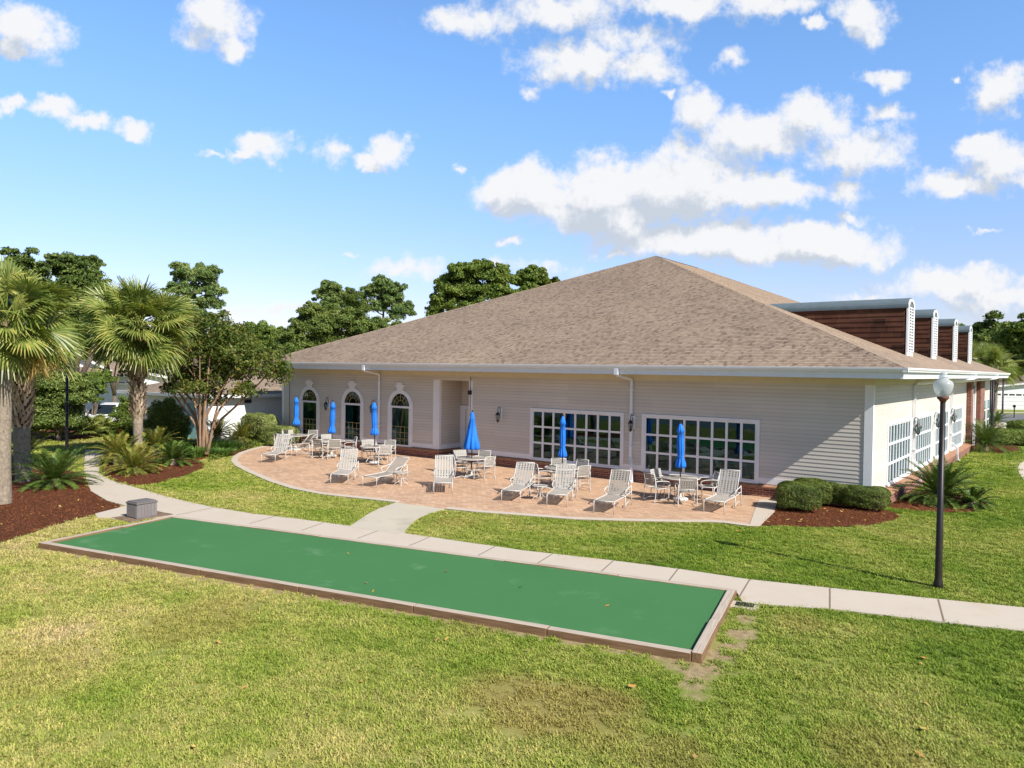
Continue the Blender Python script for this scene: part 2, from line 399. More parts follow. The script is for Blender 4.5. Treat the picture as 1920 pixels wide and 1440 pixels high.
# clay pavers of the patio
m, t, b, o = material('pavers'); uv = t.new('ShaderNodeTexCoord').outputs['UV']
mp = t.new('ShaderNodeMapping'); t.set(mp.inputs['Vector'], uv); mp.inputs['Rotation'].default_value = (0, 0, R(4))
br = t.new('ShaderNodeTexBrick'); t.set(br.inputs['Vector'], mp.outputs[0]); br.offset = .5; br.inputs['Scale'].default_value = 1
br.inputs['Brick Width'].default_value = .22; br.inputs['Row Height'].default_value = .11; br.inputs['Mortar Size'].default_value = .006; br.inputs['Mortar Smooth'].default_value = .3; br.inputs['Bias'].default_value = 0
br.inputs['Color1'].default_value = c4((.43, .265, .16)); br.inputs['Color2'].default_value = c4((.58, .385, .245)); br.inputs['Mortar'].default_value = c4((.25, .16, .11))
n = t.noise(pos(t), .8, 4, .6); c = t.mix(1., br.outputs[0], t.ramp(n, [(.3, (.86, .84, .82)), (.7, (1.1, 1.08, 1.06))]), 'MULTIPLY')
t.set(b.inputs['Base Color'], c); b.inputs['Roughness'].default_value = .8; bump(t, b, t.math('SUBTRACT', 1, br.outputs[1]), .4, .006)
# artificial turf
m, t, b, o = material('turf'); P = pos(t)
n = t.noise(P, .35, 4, .6); f = t.noise(P, 55, 3, .7); w = t.sstep(t.noise(P, .8, 5, .7), .57, .75)
c = t.mix(n, (.042, .137, .044), (.062, .182, .060)); c = t.mix(t.math('MULTIPLY', f, .6), c, (.052, .190, .064)); c = t.mix(t.math('MULTIPLY', w, .42), c, (.15, .28, .15))
t.set(b.inputs['Base Color'], c); b.inputs['Roughness'].default_value = .9; b.inputs['Specular IOR Level'].default_value = .2; bump(t, b, t.noise(P, 160, 2), .6, .01)
# weathered timber
m, t, b, o = material('timber'); co = t.new('ShaderNodeTexCoord').outputs['Object']
mp = t.new('ShaderNodeMapping'); t.set(mp.inputs['Vector'], co); mp.inputs['Scale'].default_value = (1.2, 26, 26)
g = t.noise(mp.outputs[0], 1.5, 6, .65, .6); big = t.noise(pos(t), .7, 3)
gn = t.new('ShaderNodeNewGeometry'); sz = t.new('ShaderNodeSeparateXYZ'); t.set(sz.inputs[0], gn.outputs['Normal'])
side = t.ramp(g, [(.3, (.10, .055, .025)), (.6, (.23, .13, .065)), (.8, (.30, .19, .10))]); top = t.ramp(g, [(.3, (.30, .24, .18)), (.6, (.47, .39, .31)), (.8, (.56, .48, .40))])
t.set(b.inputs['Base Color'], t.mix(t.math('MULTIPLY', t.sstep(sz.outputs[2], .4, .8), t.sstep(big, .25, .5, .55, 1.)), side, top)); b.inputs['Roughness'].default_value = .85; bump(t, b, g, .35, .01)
# mulch
m, t, b, o = material('mulch'); P = pos(t); n = t.noise(P, 22, 5, .75); n2 = t.noise(P, 1.1, 3)
c = t.ramp(n, [(.3, (.04, .012, .006)), (.5, (.128, .050, .025)), (.68, (.215, .092, .048)), (.8, (.36, .16, .075))]); c = t.mix(t.math('MULTIPLY', n2, .5), c, (.10, .032, .015))
t.set(b.inputs['Base Color'], c); b.inputs['Roughness'].default_value = .95; b.inputs['Specular IOR Level'].default_value = .05; bump(t, b, n, 1., .06)
leafmat('bark', [(.05, .014, .006), (.18, .055, .02), (.30, .11, .05), (.13, .038, .013)], .95, 0., .6, .03)
# shingles
def shingle(name, cols, w, hgt):
    m, t, b, o = material(name); uv = t.new('ShaderNodeTexCoord').outputs['UV']
    br = t.new('ShaderNodeTexBrick'); t.set(br.inputs['Vector'], uv); br.offset = .37; br.offset_frequency = 3; br.squash = .7; br.squash_frequency = 2; br.inputs['Scale'].default_value = 1
    br.inputs['Brick Width'].default_value = w; br.inputs['Row Height'].default_value = hgt; br.inputs['Mortar Size'].default_value = .0; br.inputs['Bias'].default_value = 0
    br.inputs['Color1'].default_value = (0, 0, 0, 1); br.inputs['Color2'].default_value = (1, 1, 1, 1)
    P = pos(t); n = t.noise(P, .35, 4, .6); g = t.noise(P, 40, 2, .6)
    br2 = t.new('ShaderNodeTexBrick'); t.set(br2.inputs['Vector'], uv); br2.offset = .61; br2.offset_frequency = 2; br2.inputs['Scale'].default_value = 1
    br2.inputs['Brick Width'].default_value = w*.55; br2.inputs['Row Height'].default_value = hgt; br2.inputs['Mortar Size'].default_value = 0; br2.inputs['Color1'].default_value = (0, 0, 0, 1); br2.inputs['Color2'].default_value = (1, 1, 1, 1)
    f = t.math('ADD', t.math('MULTIPLY', br.outputs[0], .62), t.math('MULTIPLY', br2.outputs[0], .38))
    c = t.ramp(f, [(.06, cols[0]), (.30, cols[1]), (.62, cols[2]), (.95, cols[3])]); c = t.mix(1., c, t.ramp(n, [(.3, (.86, .86, .88)), (.7, (1.1, 1.08, 1.05))]), 'MULTIPLY'); c = t.mix(t.math('MULTIPLY', g, .3), c, cols[1])
    t.set(b.inputs['Base Color'], c); b.inputs['Roughness'].default_value = .9; b.inputs['Specular IOR Level'].default_value = .25
shingle('shingle', [(.13, .091, .064), (.25, .183, .131), (.312, .235, .171), (.36, .28, .207)], .16, .145)
shingle('shingle_far', [(.15, .105, .075), (.21, .155, .11), (.25, .19, .14), (.28, .22, .165)], .4, .2)
shingle('shingle_dark', [(.03, .014, .009), (.075, .030, .018), (.11, .045, .026), (.14, .065, .038)], .6, .25)
# siding: cream vinyl
m, t, b, o = material('siding'); P = pos(t); n = t.noise(P, .5, 4); mp = t.new('ShaderNodeMapping'); t.set(mp.inputs['Vector'], P); mp.inputs['Scale'].default_value = (.4, .4, 7.9)
rw = t.noise(mp.outputs[0], 1., 2); c = t.ramp(n, [(.3, (.615, .56, .49)), (.7, (.665, .61, .54))]); c = t.mix(t.math('MULTIPLY', rw, .3), c, (.52, .455, .385))
sz_ = t.new('ShaderNodeSeparateXYZ'); t.set(sz_.inputs[0], P); fz_ = t.math('FRACT', t.math('DIVIDE', t.math('SUBTRACT', sz_.outputs[2], .655), .127)); c = t.mix(t.sstep(fz_, .80, .96, 0., .5), c, (.30, .25, .20))  # lap shadow line under each butt, painted into the siding colour
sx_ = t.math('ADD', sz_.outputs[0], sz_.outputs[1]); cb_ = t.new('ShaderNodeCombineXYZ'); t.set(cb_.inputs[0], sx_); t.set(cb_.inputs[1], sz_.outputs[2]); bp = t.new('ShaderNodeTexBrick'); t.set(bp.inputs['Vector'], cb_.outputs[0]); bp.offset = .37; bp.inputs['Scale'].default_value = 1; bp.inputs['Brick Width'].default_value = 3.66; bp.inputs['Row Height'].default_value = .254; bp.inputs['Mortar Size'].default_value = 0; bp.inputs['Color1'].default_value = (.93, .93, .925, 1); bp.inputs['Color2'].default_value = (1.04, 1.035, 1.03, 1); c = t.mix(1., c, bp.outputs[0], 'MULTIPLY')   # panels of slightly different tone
t.set(b.inputs['Base Color'], c); b.inputs['Roughness'].default_value = .55
plain('white_paint', (.78, .78, .79), .45, var=.05); plain('cream_paint', (.66, .59, .43), .6, var=.06); plain('white_siding', (.76, .77, .78), .55, var=.06)
plain('gutter_paint', (.76, .79, .83), .35, var=.05)
# brick
m, t, b, o = material('brick'); uv = t.new('ShaderNodeTexCoord').outputs['UV']; br = t.new('ShaderNodeTexBrick'); t.set(br.inputs['Vector'], uv); br.inputs['Scale'].default_value = 1
br.inputs['Brick Width'].default_value = .215; br.inputs['Row Height'].default_value = .075; br.inputs['Mortar Size'].default_value = .006; br.inputs['Color1'].default_value = c4((.13, .034, .02)); br.inputs['Color2'].default_value = c4((.24, .072, .042)); br.inputs['Mortar'].default_value = c4((.42, .36, .30)); br.inputs['Bias'].default_value = 0
n = t.noise(pos(t), 3, 4); t.set(b.inputs['Base Color'], t.mix(1., br.outputs[0], t.ramp(n, [(.3, (.75, .75, .78)), (.7, (1.15, 1.1, 1.05))]), 'MULTIPLY')); b.inputs['Roughness'].default_value = .85; bump(t, b, t.math('SUBTRACT', 1, br.outputs[1]), .5, .006)
plain('brick_cap', (.36, .19, .11), .8, var=.25, vscale=6, bmp=.3)
# glass of the big windows: coated, dark room behind
def glass(name, tint, refl, rough=.015):
    m, t, b, o = material(name); t.n.remove(b)
    gl = t.new('ShaderNodeBsdfGlossy'); gl.inputs['Roughness'].default_value = rough; gl.inputs[0].default_value = (.42, .68, .74, 1)
    tr = t.new('ShaderNodeBsdfTransparent'); tr.inputs[0].default_value = c4(tint)
    fr = t.new('ShaderNodeFresnel'); fr.inputs[0].default_value = 1.5
    n = t.noise(pos(t), 1.6, 2); bm = t.new('ShaderNodeBump'); bm.inputs['Strength'].default_value = .05; bm.inputs['Distance'].default_value = .05; t.l.new(n, bm.inputs['Height']); t.l.new(bm.outputs[0], gl.inputs['Normal'])
    mx = t.new('ShaderNodeMixShader'); t.set(mx.inputs[0], t.math('ADD', t.math('MULTIPLY', fr.outputs[0], 1.), refl, clamp=True)); t.l.new(tr.outputs[0], mx.inputs[1]); t.l.new(gl.outputs[0], mx.inputs[2]); t.l.new(mx.outputs[0], o.inputs[0])
glass('window_glass', (.22, .44, .46), .075); glass('lantern_glass', (.8, .8, .75), .06)
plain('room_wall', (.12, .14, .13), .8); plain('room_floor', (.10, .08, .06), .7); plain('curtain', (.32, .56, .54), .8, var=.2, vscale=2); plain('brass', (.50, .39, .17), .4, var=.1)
plain('black_metal', (.018, .017, .017), .4, var=.3); plain('post_paint', (.022, .017, .015), .42, var=.4, vscale=5, bmp=.05, spec=.3); plain('rust', (.16, .06, .04), .7, var=.4)
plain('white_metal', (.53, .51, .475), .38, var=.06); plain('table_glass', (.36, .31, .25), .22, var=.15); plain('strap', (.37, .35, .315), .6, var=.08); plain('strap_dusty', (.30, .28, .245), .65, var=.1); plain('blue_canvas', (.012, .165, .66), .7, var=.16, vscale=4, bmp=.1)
plain('metal_roof', (.12, .155, .175), .85, 0., var=.12, spec=.08); plain('grey_plastic', (.19, .17, .165), .5, var=.1, bmp=.1); plain('grey_plastic_dark', (.15, .135, .13), .5, var=.1); plain('orange_paint', (.60, .13, .025), .5, var=.2); plain('paver_brown', (.20, .135, .09), .85, var=.35, vscale=4, bmp=.3)
plain('car_paint', (.74, .75, .76), .18, .0, var=.03); plain('car_glass', (.015, .022, .03), .06); plain('tyre', (.02, .02, .02), .8); plain('chrome', (.55, .56, .58), .2, .9); plain('headlight', (.6, .62, .64), .1); plain('grille', (.03, .03, .035), .4); plain('line_yellow', (.55, .42, .08), .8)
m, t, b, o = material('added_pond_water'); b.inputs['Base Color'].default_value = (.01, .03, .035, 1); b.inputs['Roughness'].default_value = .04; b.inputs['IOR'].default_value = 1.33; bump(t, b, t.noise(pos(t), 1.5, 3), .25, .03)
plain('grate', (.035, .03, .03), .6, .3)
# frosted globe
m, t, b, o = material('frosted_globe'); b.inputs['Base Color'].default_value = (.74, .76, .75, 1); b.inputs['Roughness'].default_value = .12; b.inputs['IOR'].default_value = 1.45
tr = t.new('ShaderNodeBsdfTranslucent'); tr.inputs[0].default_value = (.80, .82, .81, 1); tp = t.new('ShaderNodeBsdfTransparent'); tp.inputs[0].default_value = (.85, .9, .92, 1); m1 = t.new('ShaderNodeMixShader'); m1.inputs[0].default_value = .4; m2 = t.new('ShaderNodeMixShader'); m2.inputs[0].default_value = .42
t.l.new(b.outputs[0], m1.inputs[1]); t.l.new(tr.outputs[0], m1.inputs[2]); t.l.new(m1.outputs[0], m2.inputs[1]); t.l.new(tp.outputs[0], m2.inputs[2]); t.l.new(m2.outputs[0], o.inputs[0])
# bark of trunks
def barkm(name, lo, hi, sc=(6, 6, 1.2)):
    m, t, b, o = material(name); mp = t.new('ShaderNodeMapping'); t.set(mp.inputs['Vector'], pos(t)); mp.inputs['Scale'].default_value = sc
    n = t.noise(mp.outputs[0], 2.2, 6, .65, .5); t.set(b.inputs['Base Color'], t.ramp(n, [(.3, lo), (.7, hi)])); b.inputs['Roughness'].default_value = .9; bump(t, b, n, .6, .03)
barkm('trunk_bark', (.06, .045, .03), (.17, .13, .09)); barkm('crape_bark', (.16, .09, .05), (.36, .24, .15)); barkm('palm_bark', (.13, .10, .07), (.33, .27, .20), (7, 7, 5)); barkm('palm_fibre', (.045, .028, .018), (.13, .085, .055), (9, 9, 4)); leafmat('palm_boot', [(0.157, 0.105, 0.070), (0.421, 0.316, 0.211), (0.632, 0.510, 0.369), (0.351, 0.229, 0.140)], .85, 0., 1.5)
# leaves
leafmat('palm_leaf', [(0.075, 0.127, 0.022), (0.171, 0.230, 0.045), (0.283, 0.319, 0.075), (0.446, 0.402, 0.105)], .42, .3, .9, .5)
leafmat('palm_dry', [(0.264, 0.204, 0.060), (0.432, 0.324, 0.096), (0.540, 0.384, 0.120), (0.360, 0.216, 0.072)], .6, .25)
leafmat('cycad_dark', [(0.025, 0.052, 0.009), (0.057, 0.101, 0.016), (0.098, 0.155, 0.025), (0.172, 0.230, 0.052)], .5, .12, .9, .22)
leafmat('cycad_gold', [(0.042, 0.084, 0.014), (0.126, 0.168, 0.025), (0.280, 0.266, 0.049), (0.462, 0.336, 0.084)], .5, .2, 1.6, .22)
leafmat('oak_leaf', [(0.036, 0.065, 0.015), (0.085, 0.130, 0.027), (0.155, 0.208, 0.045), (0.260, 0.293, 0.077)], .5, .25, .35)
leafmat('bright_leaf', [(0.041, 0.077, 0.014), (0.100, 0.156, 0.026), (0.175, 0.237, 0.045), (0.281, 0.329, 0.075)], .5, .28, .3)
leafmat('pine_leaf', [(0.043, 0.094, 0.029), (0.103, 0.169, 0.047), (0.191, 0.257, 0.075), (0.321, 0.350, 0.117)], .6, .15, .6)
leafmat('crape_leaf', [(0.034, 0.063, 0.013), (0.081, 0.121, 0.022), (0.146, 0.174, 0.036), (0.258, 0.190, 0.056)], .45, .3, .8)
leafmat('bush_leaf', [(0.039, 0.072, 0.010), (0.098, 0.150, 0.021), (0.169, 0.221, 0.039), (0.247, 0.286, 0.058)], .5, .28, 1.)
leafmat('box_leaf', [(.040, .068, .012), (.080, .118, .020), (.13, .168, .03), (.19, .215, .05)], .5, .2, 2.)
leafmat('hedge_leaf', [(0.083, 0.118, 0.028), (0.166, 0.214, 0.048), (0.248, 0.283, 0.083), (0.372, 0.372, 0.166)], .5, .25, 2.)
leafmat('lily_leaf', [(0.026, 0.072, 0.010), (0.065, 0.143, 0.018), (0.124, 0.221, 0.033), (0.221, 0.286, 0.065)], .45, .28, 1.5)
leafmat('dead_leaf', [(.30, .14, .03), (.42, .24, .06), (.50, .36, .12), (.22, .10, .03)], .7, .1)

# ------------------------------------------------------------------ ground
Z_LAWN, Z_MULCH, Z_PATH, Z_PATIO = 0., .022, .03, .035
m = MB(); S = 1400
m.face([(-S, -S, 0), (S, -S, 0), (S, S, 0), (-S, S, 0)]); tag(m.build('lawn', 'lawn_soil'), kind='structure')
px = lambda L, z=0.: [W(a, b, z) for a, b in L]
# walk: along the court's far side, then curving off behind the left bed
far_px = [(196,845),(188,862),(185,888),(207,902),(252,915),(325,936),(400,953),(475,965),(560,975),(657,988),(760,1002),(987,1035),(1140,1052),(1279,1070),(1406,1089),(1556,1105),(1759,1126),(1920,1142)]
far = px(far_px); a, b = np.array(far[-2]), np.array(far[-1]); far.append(tuple(b+(b-a)*6))
near = [tuple(cp(-.15, CW)), tuple(cp(CL, CW))]+px([(1392,1131),(1411,1134),(1556,1144),(1770,1169),(1920,1186)])
a, b = np.array(near[-2]), np.array(near[-1]); near.append(tuple(b+(b-a)*6))
left = px([(160,845),(158,868),(157,885),(170,922),(200,940),(237,950),(178,965),(182,972),(240,976)])
path_poly = left+near+far[::-1]
sheet('path', path_poly, Z_PATH, 'concrete', .1)
conn_px = [(657,988),(672,978),(690,966),(712,955),(742,944),(833,956),(800,966),(778,977),(765,990),(757,1002)]
conn = px(conn_px); conn_poly = conn+[tuple(np.array(conn[-1])-V_*.12), tuple(np.array(conn[0])-V_*.12)]
sheet('path', conn_poly, Z_PATH+.004, 'concrete_old', .1)
# tooled joints of the walk
jm = MB()
for (a, b) in [((1406,1089),(1385,1124)),((1556,1106),(1556,1144)),((1759,1127),(1770,1169)),((1271,1070),(1254,1092)),((1150,1054),(1122,1079)),((1036,1041),(1006,1060)),((930,1026),(897,1044)),((806,1009),(767,1026)),((710,997),(670,1012)),((607,982),(565,997)),((515,970),(468,984)),((400,954),(330,968))]:
    A, B = np.array(W(*a)), np.array(W(*b)); d = (B-A)/np.linalg.norm(B-A); nn = np.array([-d[1], d[0]])*.014
    q = [A-nn, B-nn, B+nn, A+nn]; jm.face([(p[0], p[1], Z_PATH+.003) for p in q][::1 if np.cross(q[1]-q[0], q[2]-q[0]) > 0 else -1])
tag(jm.build('path_joints', 'joint'), kind='structure')
# patio with its pale concrete edging
patio_px = [(1457,941),(1452,962),(1424,989),(1400,988.5),(1380,986),(1355,982.5),(1330,981),(1275,981),(1180,979),(1075,976),(950,966.5),(890,962),(833,956),(742,944),(690,938),(640,933),(596,928),(544,917.5),(502.5,904),(464,887),(441,875),(433,866),(437,857),(449,850),(470,843),(492,838)]
patio = px(patio_px); patio += [(-27.6, -1.6), (-28.6, -.1), (-17.9, -.05), (-17.9, 1.5), (-15.9, 1.5), (-15.9, -.05), (-2.4, -.05)]
sheet('patio', patio, Z_PATIO, 'pavers', .12)
edge = patio[:26]; cm = MB()
e = [np.array(p) for p in edge]
for i in range(1, len(e)-1):
    pass
def ribbon(mb, line, w, z, t=.1):
    L = [np.array(p) for p in line]; off = []
    for i in range(len(L)):
        d = L[min(i+1, len(L)-1)]-L[max(i-1, 0)]; d = d/np.linalg.norm(d); off.append(np.array([-d[1], d[0]]))
    for i in range(len(L)-1):
        a, b = L[i], L[i+1]; ww = w if not callable(w) else w(i); wb = w if not callable(w) else w(i+1)
        q = [a, b, b+off[i+1]*wb, a+off[i]*ww]
        if np.cross(q[1]-q[0], q[2]-q[0]) < 0: q = q[::-1]
        mb.prism([tuple(p) for p in q], z-t, z)
ribbon(cm, edge[:13], lambda i: -(.55 if i < 2 else .26), Z_PATIO+.012); ribbon(cm, edge[13:], -.26, Z_PATIO+.012)
tag(cm.build('patio_edging', 'concrete'), kind='structure')
# mulch beds
beds = [px([(-120,1060),(0,1019),(75,996),(130,977),(177,967),(180,964),(237,951),(200,941),(170,923),(155,893),(150,885),(60,880),(-60,880)]),
        px([(187,880),(207,901),(252,914),(300,906),(345,893),(381,879),(384,872),(372,862),(420,852),(436,858),(448,849),(470,842),(480,834),(440,822),(380,822),(300,830),(215,845),(192,860)]),
        px([(1424,987),(1440,986.5),(1500,989.5),(1565,989.5),(1620,987),(1655,982),(1682,974),(1687,969),(1678,962),(1655,957),(1640,948),(1640,938),(1470,936),(1456,950)]),
        px([(1650,942),(1660,951),(1690,957),(1760,962),(1815,962),(1842,957),(1850,950),(1840,938),(1790,925),(1710,920),(1662,927)]),
        px([(1806,842),(1840,848),(1880,850),(1912,848),(1915,838),(1880,830),(1815,832)]),
        px([(40,818),(70,826),(130,827),(188,823),(192,812),(130,806),(60,808)])]
beds = [smoothpoly(p, 1) for p in beds]
for p in beds: sheet('mulch_bed', p, Z_MULCH, 'mulch')
# roads, drives and walks far off
sheet('road', px([(1700,792.5),(1990,792.5),(1990,777),(1700,777)]), .012, 'asphalt'); sheet('driveway', px([(1848,800),(1862,812),(1990,826),(1990,800),(1925,792.5),(1868,792.5)]), .016, 'concrete')
sheet('walkway', px([(1921,902),(1912,890),(1908,880),(1911,871),(1925,862),(1980,850),(2060,850),(2060,930),(1935,912)]), .02, 'concrete')
sheet('driveway', px([(150,822),(182,822),(260,815),(262,795),(180,793),(140,808)]), .016, 'asphalt'); sheet('added_pond', [(-90, -27), (-40, -26), (-10, -28.5), (4, -29.5), (20, -28), (60, -29), (95, -34), (95, -120), (-90, -120)], .01, 'added_pond_water'); sheet('driveway', px([(1872,768),(1990,768),(1990,756),(1872,756)]), .014, 'concrete')  # pond is added out of view to turn the window reflections navy
# ---- grass tufts (nobody could count them)
rng = np.random.default_rng(5)
def tuft():
    V, F = [], []
    for k in range(42):
        r = .090*math.sqrt(rng.random()); a = rng.random()*6.283; b = rng.random()*6.283; hgt = .013+.024*rng.random(); w = .0035+.003*rng.random(); lean = .012+.035*rng.random()
        c = np.array([r*math.cos(a), r*math.sin(a), 0]); d = np.array([math.cos(b), math.sin(b), 0]); s = np.array([-d[1], d[0], 0])*w
        i = len(V); V += [c-s, c+s, c+d*lean*.4+s*.8+[0, 0, hgt*.65], c+d*lean*.4-s*.8+[0, 0, hgt*.65], c+d*lean+s*.15+[0, 0, hgt], c+d*lean-s*.15+[0, 0, hgt]]
        F += [(i, i+1, i+2, i+3), (i+3, i+2, i+4, i+5)]
    return V, F
def grass_points():
    A = math.atan2(CF[0], CF[1]); out = []
    for r0, r1, den, sc in [(3.5, 11, 190, .95), (11, 16, 160, 1.0), (16, 24, 120, 1.1), (24, 36, 70, 1.35), (36, 60, 10, 2.2)]:
        half = R(60); area = half*(r1*r1-r0*r0); n = int(area*den)
        rr = np.sqrt(rng.random(n)*(r1*r1-r0*r0)+r0*r0); th = A+(rng.random(n)*2-1)*half
        P = np.stack([CAM[0]+rr*np.sin(th), CAM[1]+rr*np.cos(th)], 1); out.append(np.concatenate([P, np.full((n, 1), sc)], 1))
    P = np.concatenate(out); xy = P[:, :2]; bad = np.zeros(len(P), bool)
    court = [tuple(cp(-.05, -.05)), tuple(cp(CL+.05, -.05)), tuple(cp(CL+.05, CW+.05)), tuple(cp(-.05, CW+.05))]
    for poly in [path_poly, conn_poly, patio, court]+beds+[[(-30.2, 0), (.35, 0), (.35, 36), (-30.2, 36)], px([(1921,902),(1912,890),(1908,880),(1911,871),(1925,862),(1980,850),(2060,850),(2060,930),(1935,912)])]: bad |= inpoly(xy, poly)
    for (x, y, r, s) in BARE:
        d = np.hypot(xy[:, 0]-x, xy[:, 1]-y)+rng.normal(0, r*.5, len(xy)); bad |= d < r*.95
    # thin ragged strip of worn grass along the court's near timber
    a = (xy-O0)@U; b = (xy-O0)@V_; bad |= (b < 0) & (b > -.22) & (a > -.2) & (a < CL+.3) & (rng.random(len(xy)) < .75)
    # sparse spots
    for (x, y, r, s) in BROWN: bad |= (np.hypot(xy[:, 0]-x, xy[:, 1]-y) < r*.9) & (rng.random(len(xy)) < s*.45)
    return P[~bad]
GP = grass_points()
V, F = tuft(); tm = bpy.data.meshes.new('grass_tuft'); tm.from_pydata([tuple(v) for v in V], [], F); tm.materials.append(MATS['grass_blade'])
to = bpy.data.objects.new('grass_tuft', tm)
gm = bpy.data.meshes.new('grass'); gm.vertices.add(len(GP)); co = np.zeros((len(GP), 3), np.float32); co[:, :2] = GP[:, :2]; gm.vertices.foreach_set('co', co.ravel())
at = gm.attributes.new('size', 'FLOAT', 'POINT'); at.data.foreach_set('value', (GP[:, 2]*(.55+.85*rng.random(len(GP)))).astype(np.float32))
at = gm.attributes.new('turn', 'FLOAT', 'POINT'); at.data.foreach_set('value', (rng.random(len(GP))*6.283).astype(np.float32))
go = bpy.data.objects.new('grass', gm); COL.objects.link(go); gm.materials.append(MATS['grass_blade']); tag(go, 'short mown lawn grass around the court and patio', 'grass', kind='stuff')
ng = bpy.data.node_groups.new('grass_nodes', 'GeometryNodeTree'); ng.interface.new_socket('Geometry', in_out='INPUT', socket_type='NodeSocketGeometry'); ng.interface.new_socket('Geometry', in_out='OUTPUT', socket_type='NodeSocketGeometry')
q = NT(ng); gi = q.new('NodeGroupInput'); gout = q.new('NodeGroupOutput'); oi = q.new('GeometryNodeObjectInfo'); oi.inputs[0].default_value = to; ip = q.new('GeometryNodeInstanceOnPoints'); mp2 = q.new('GeometryNodeMeshToPoints')
q.l.new(gi.outputs[0], mp2.inputs[0]); q.l.new(mp2.outputs[0], ip.inputs['Points']); q.l.new(oi.outputs['Geometry'], ip.inputs['Instance'])
na = q.new('GeometryNodeInputNamedAttribute'); na.data_type = 'FLOAT'; na.inputs[0].default_value = 'size'; nb = q.new('GeometryNodeInputNamedAttribute'); nb.data_type = 'FLOAT'; nb.inputs[0].default_value = 'turn'
cx_ = q.new('ShaderNodeCombineXYZ'); q.l.new(nb.outputs[0], cx_.inputs[2]); q.l.new(cx_.outputs[0], ip.inputs['Rotation']); q.l.new(na.outputs[0], ip.inputs['Scale']); q.l.new(ip.outputs[0], gout.inputs[0])
md = go.modifiers.new('tufts', 'NODES'); md.node_group = ng
# bark chips on the beds, stray leaves on lawn and beds
def scatter_in(poly, den):
    P = np.array(poly); lo, hi = P.min(0), P.max(0); n = int((hi-lo).prod()*den); q = lo+rng.random((n, 2))*(hi-lo); return q[inpoly(q, poly)]
def flakes(name, P, z, L, Wd_, mat, tilt=.7):
    n = len(P); z = np.asarray(z)*np.ones(n); a = rng.random(n)*6.283; ti = (rng.random(n)-.5)*tilt*2; l = L*(.5+rng.random(n)); w = Wd_*(.6+.8*rng.random(n)); zz = z+.02+.02*rng.random(n)
    d = np.stack([np.cos(a)*np.cos(ti), np.sin(a)*np.cos(ti), np.sin(ti)], 1)*l[:, None]; s = np.stack([-np.sin(a), np.cos(a), (rng.random(n)-.5)*.8], 1)*w[:, None]; c = np.concatenate([P, zz[:, None]], 1)
    V = np.stack([c-d-s, c+d-s*.6, c+d*.9+s, c-d*.8+s*.9], 1).reshape(-1, 3); return npmesh(name, V, np.arange(4*n).reshape(-1, 4), mat)
cp_ = np.concatenate([scatter_in(beds[0], 190), scatter_in(beds[1], 120), scatter_in(beds[2], 300), scatter_in(beds[3], 200)])
tag(flakes('bark_chips', cp_, Z_MULCH-.015, .022, .007, 'bark'), 'loose red brown bark chips covering the planting beds', 'mulch', kind='stuff')
lf = np.concatenate([GP[rng.choice(len(GP), 220), :2], scatter_in(beds[2], 6), scatter_in(beds[0], 1.0), scatter_in(beds[3], 3)])
crt = np.array([cp(.3+13.8*a, .3+3.0*b) for a, b in rng.random((7, 2))]); lz = np.concatenate([np.full(len(lf), .022), np.full(7, .068)]); lf = np.concatenate([lf, crt])
tag(flakes('fallen_leaves', lf, lz, .035, .022, 'dead_leaf', .5), 'small dry leaves scattered over lawn and mulch', 'fallen leaves', kind='stuff')

# ------------------------------------------------------------------ the green court
court = thing('turf_court', 'long green artificial turf court framed by low weathered timbers', 'court', (O0[0], O0[1], 0), R(13.25))
tw = .15; mb = MB(); mb.box((tw, tw, .0), (CL-tw, CW-tw, .075)); mb.build('turf', 'turf', court)
def beam(x0, y0, x1, y1, h):
    mb = MB(); cx_, cy_ = (x0+x1)/2, (y0+y1)/2; lx, ly = abs(x1-x0), abs(y1-y0)
    if lx >= ly: mb.box((-lx/2, -ly/2, -.02), (lx/2, ly/2, h)); rz = 0
    else: mb.box((-ly/2, -lx/2, -.02), (ly/2, lx/2, h)); rz = math.pi/2
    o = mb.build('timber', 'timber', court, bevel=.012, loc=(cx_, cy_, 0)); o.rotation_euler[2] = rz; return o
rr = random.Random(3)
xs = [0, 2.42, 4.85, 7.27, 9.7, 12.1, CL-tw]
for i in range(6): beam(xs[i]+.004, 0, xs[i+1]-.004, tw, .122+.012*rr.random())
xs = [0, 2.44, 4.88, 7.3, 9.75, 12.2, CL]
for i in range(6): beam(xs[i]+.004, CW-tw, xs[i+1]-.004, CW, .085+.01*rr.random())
beam(0, tw+.004, tw, 2.0, .12); beam(0, 2.008, tw, CW-tw-.004, .11); beam(CL-tw, .0, CL, 1.55, .145); beam(CL-tw, 1.558, CL, CW-tw-.004, .125)
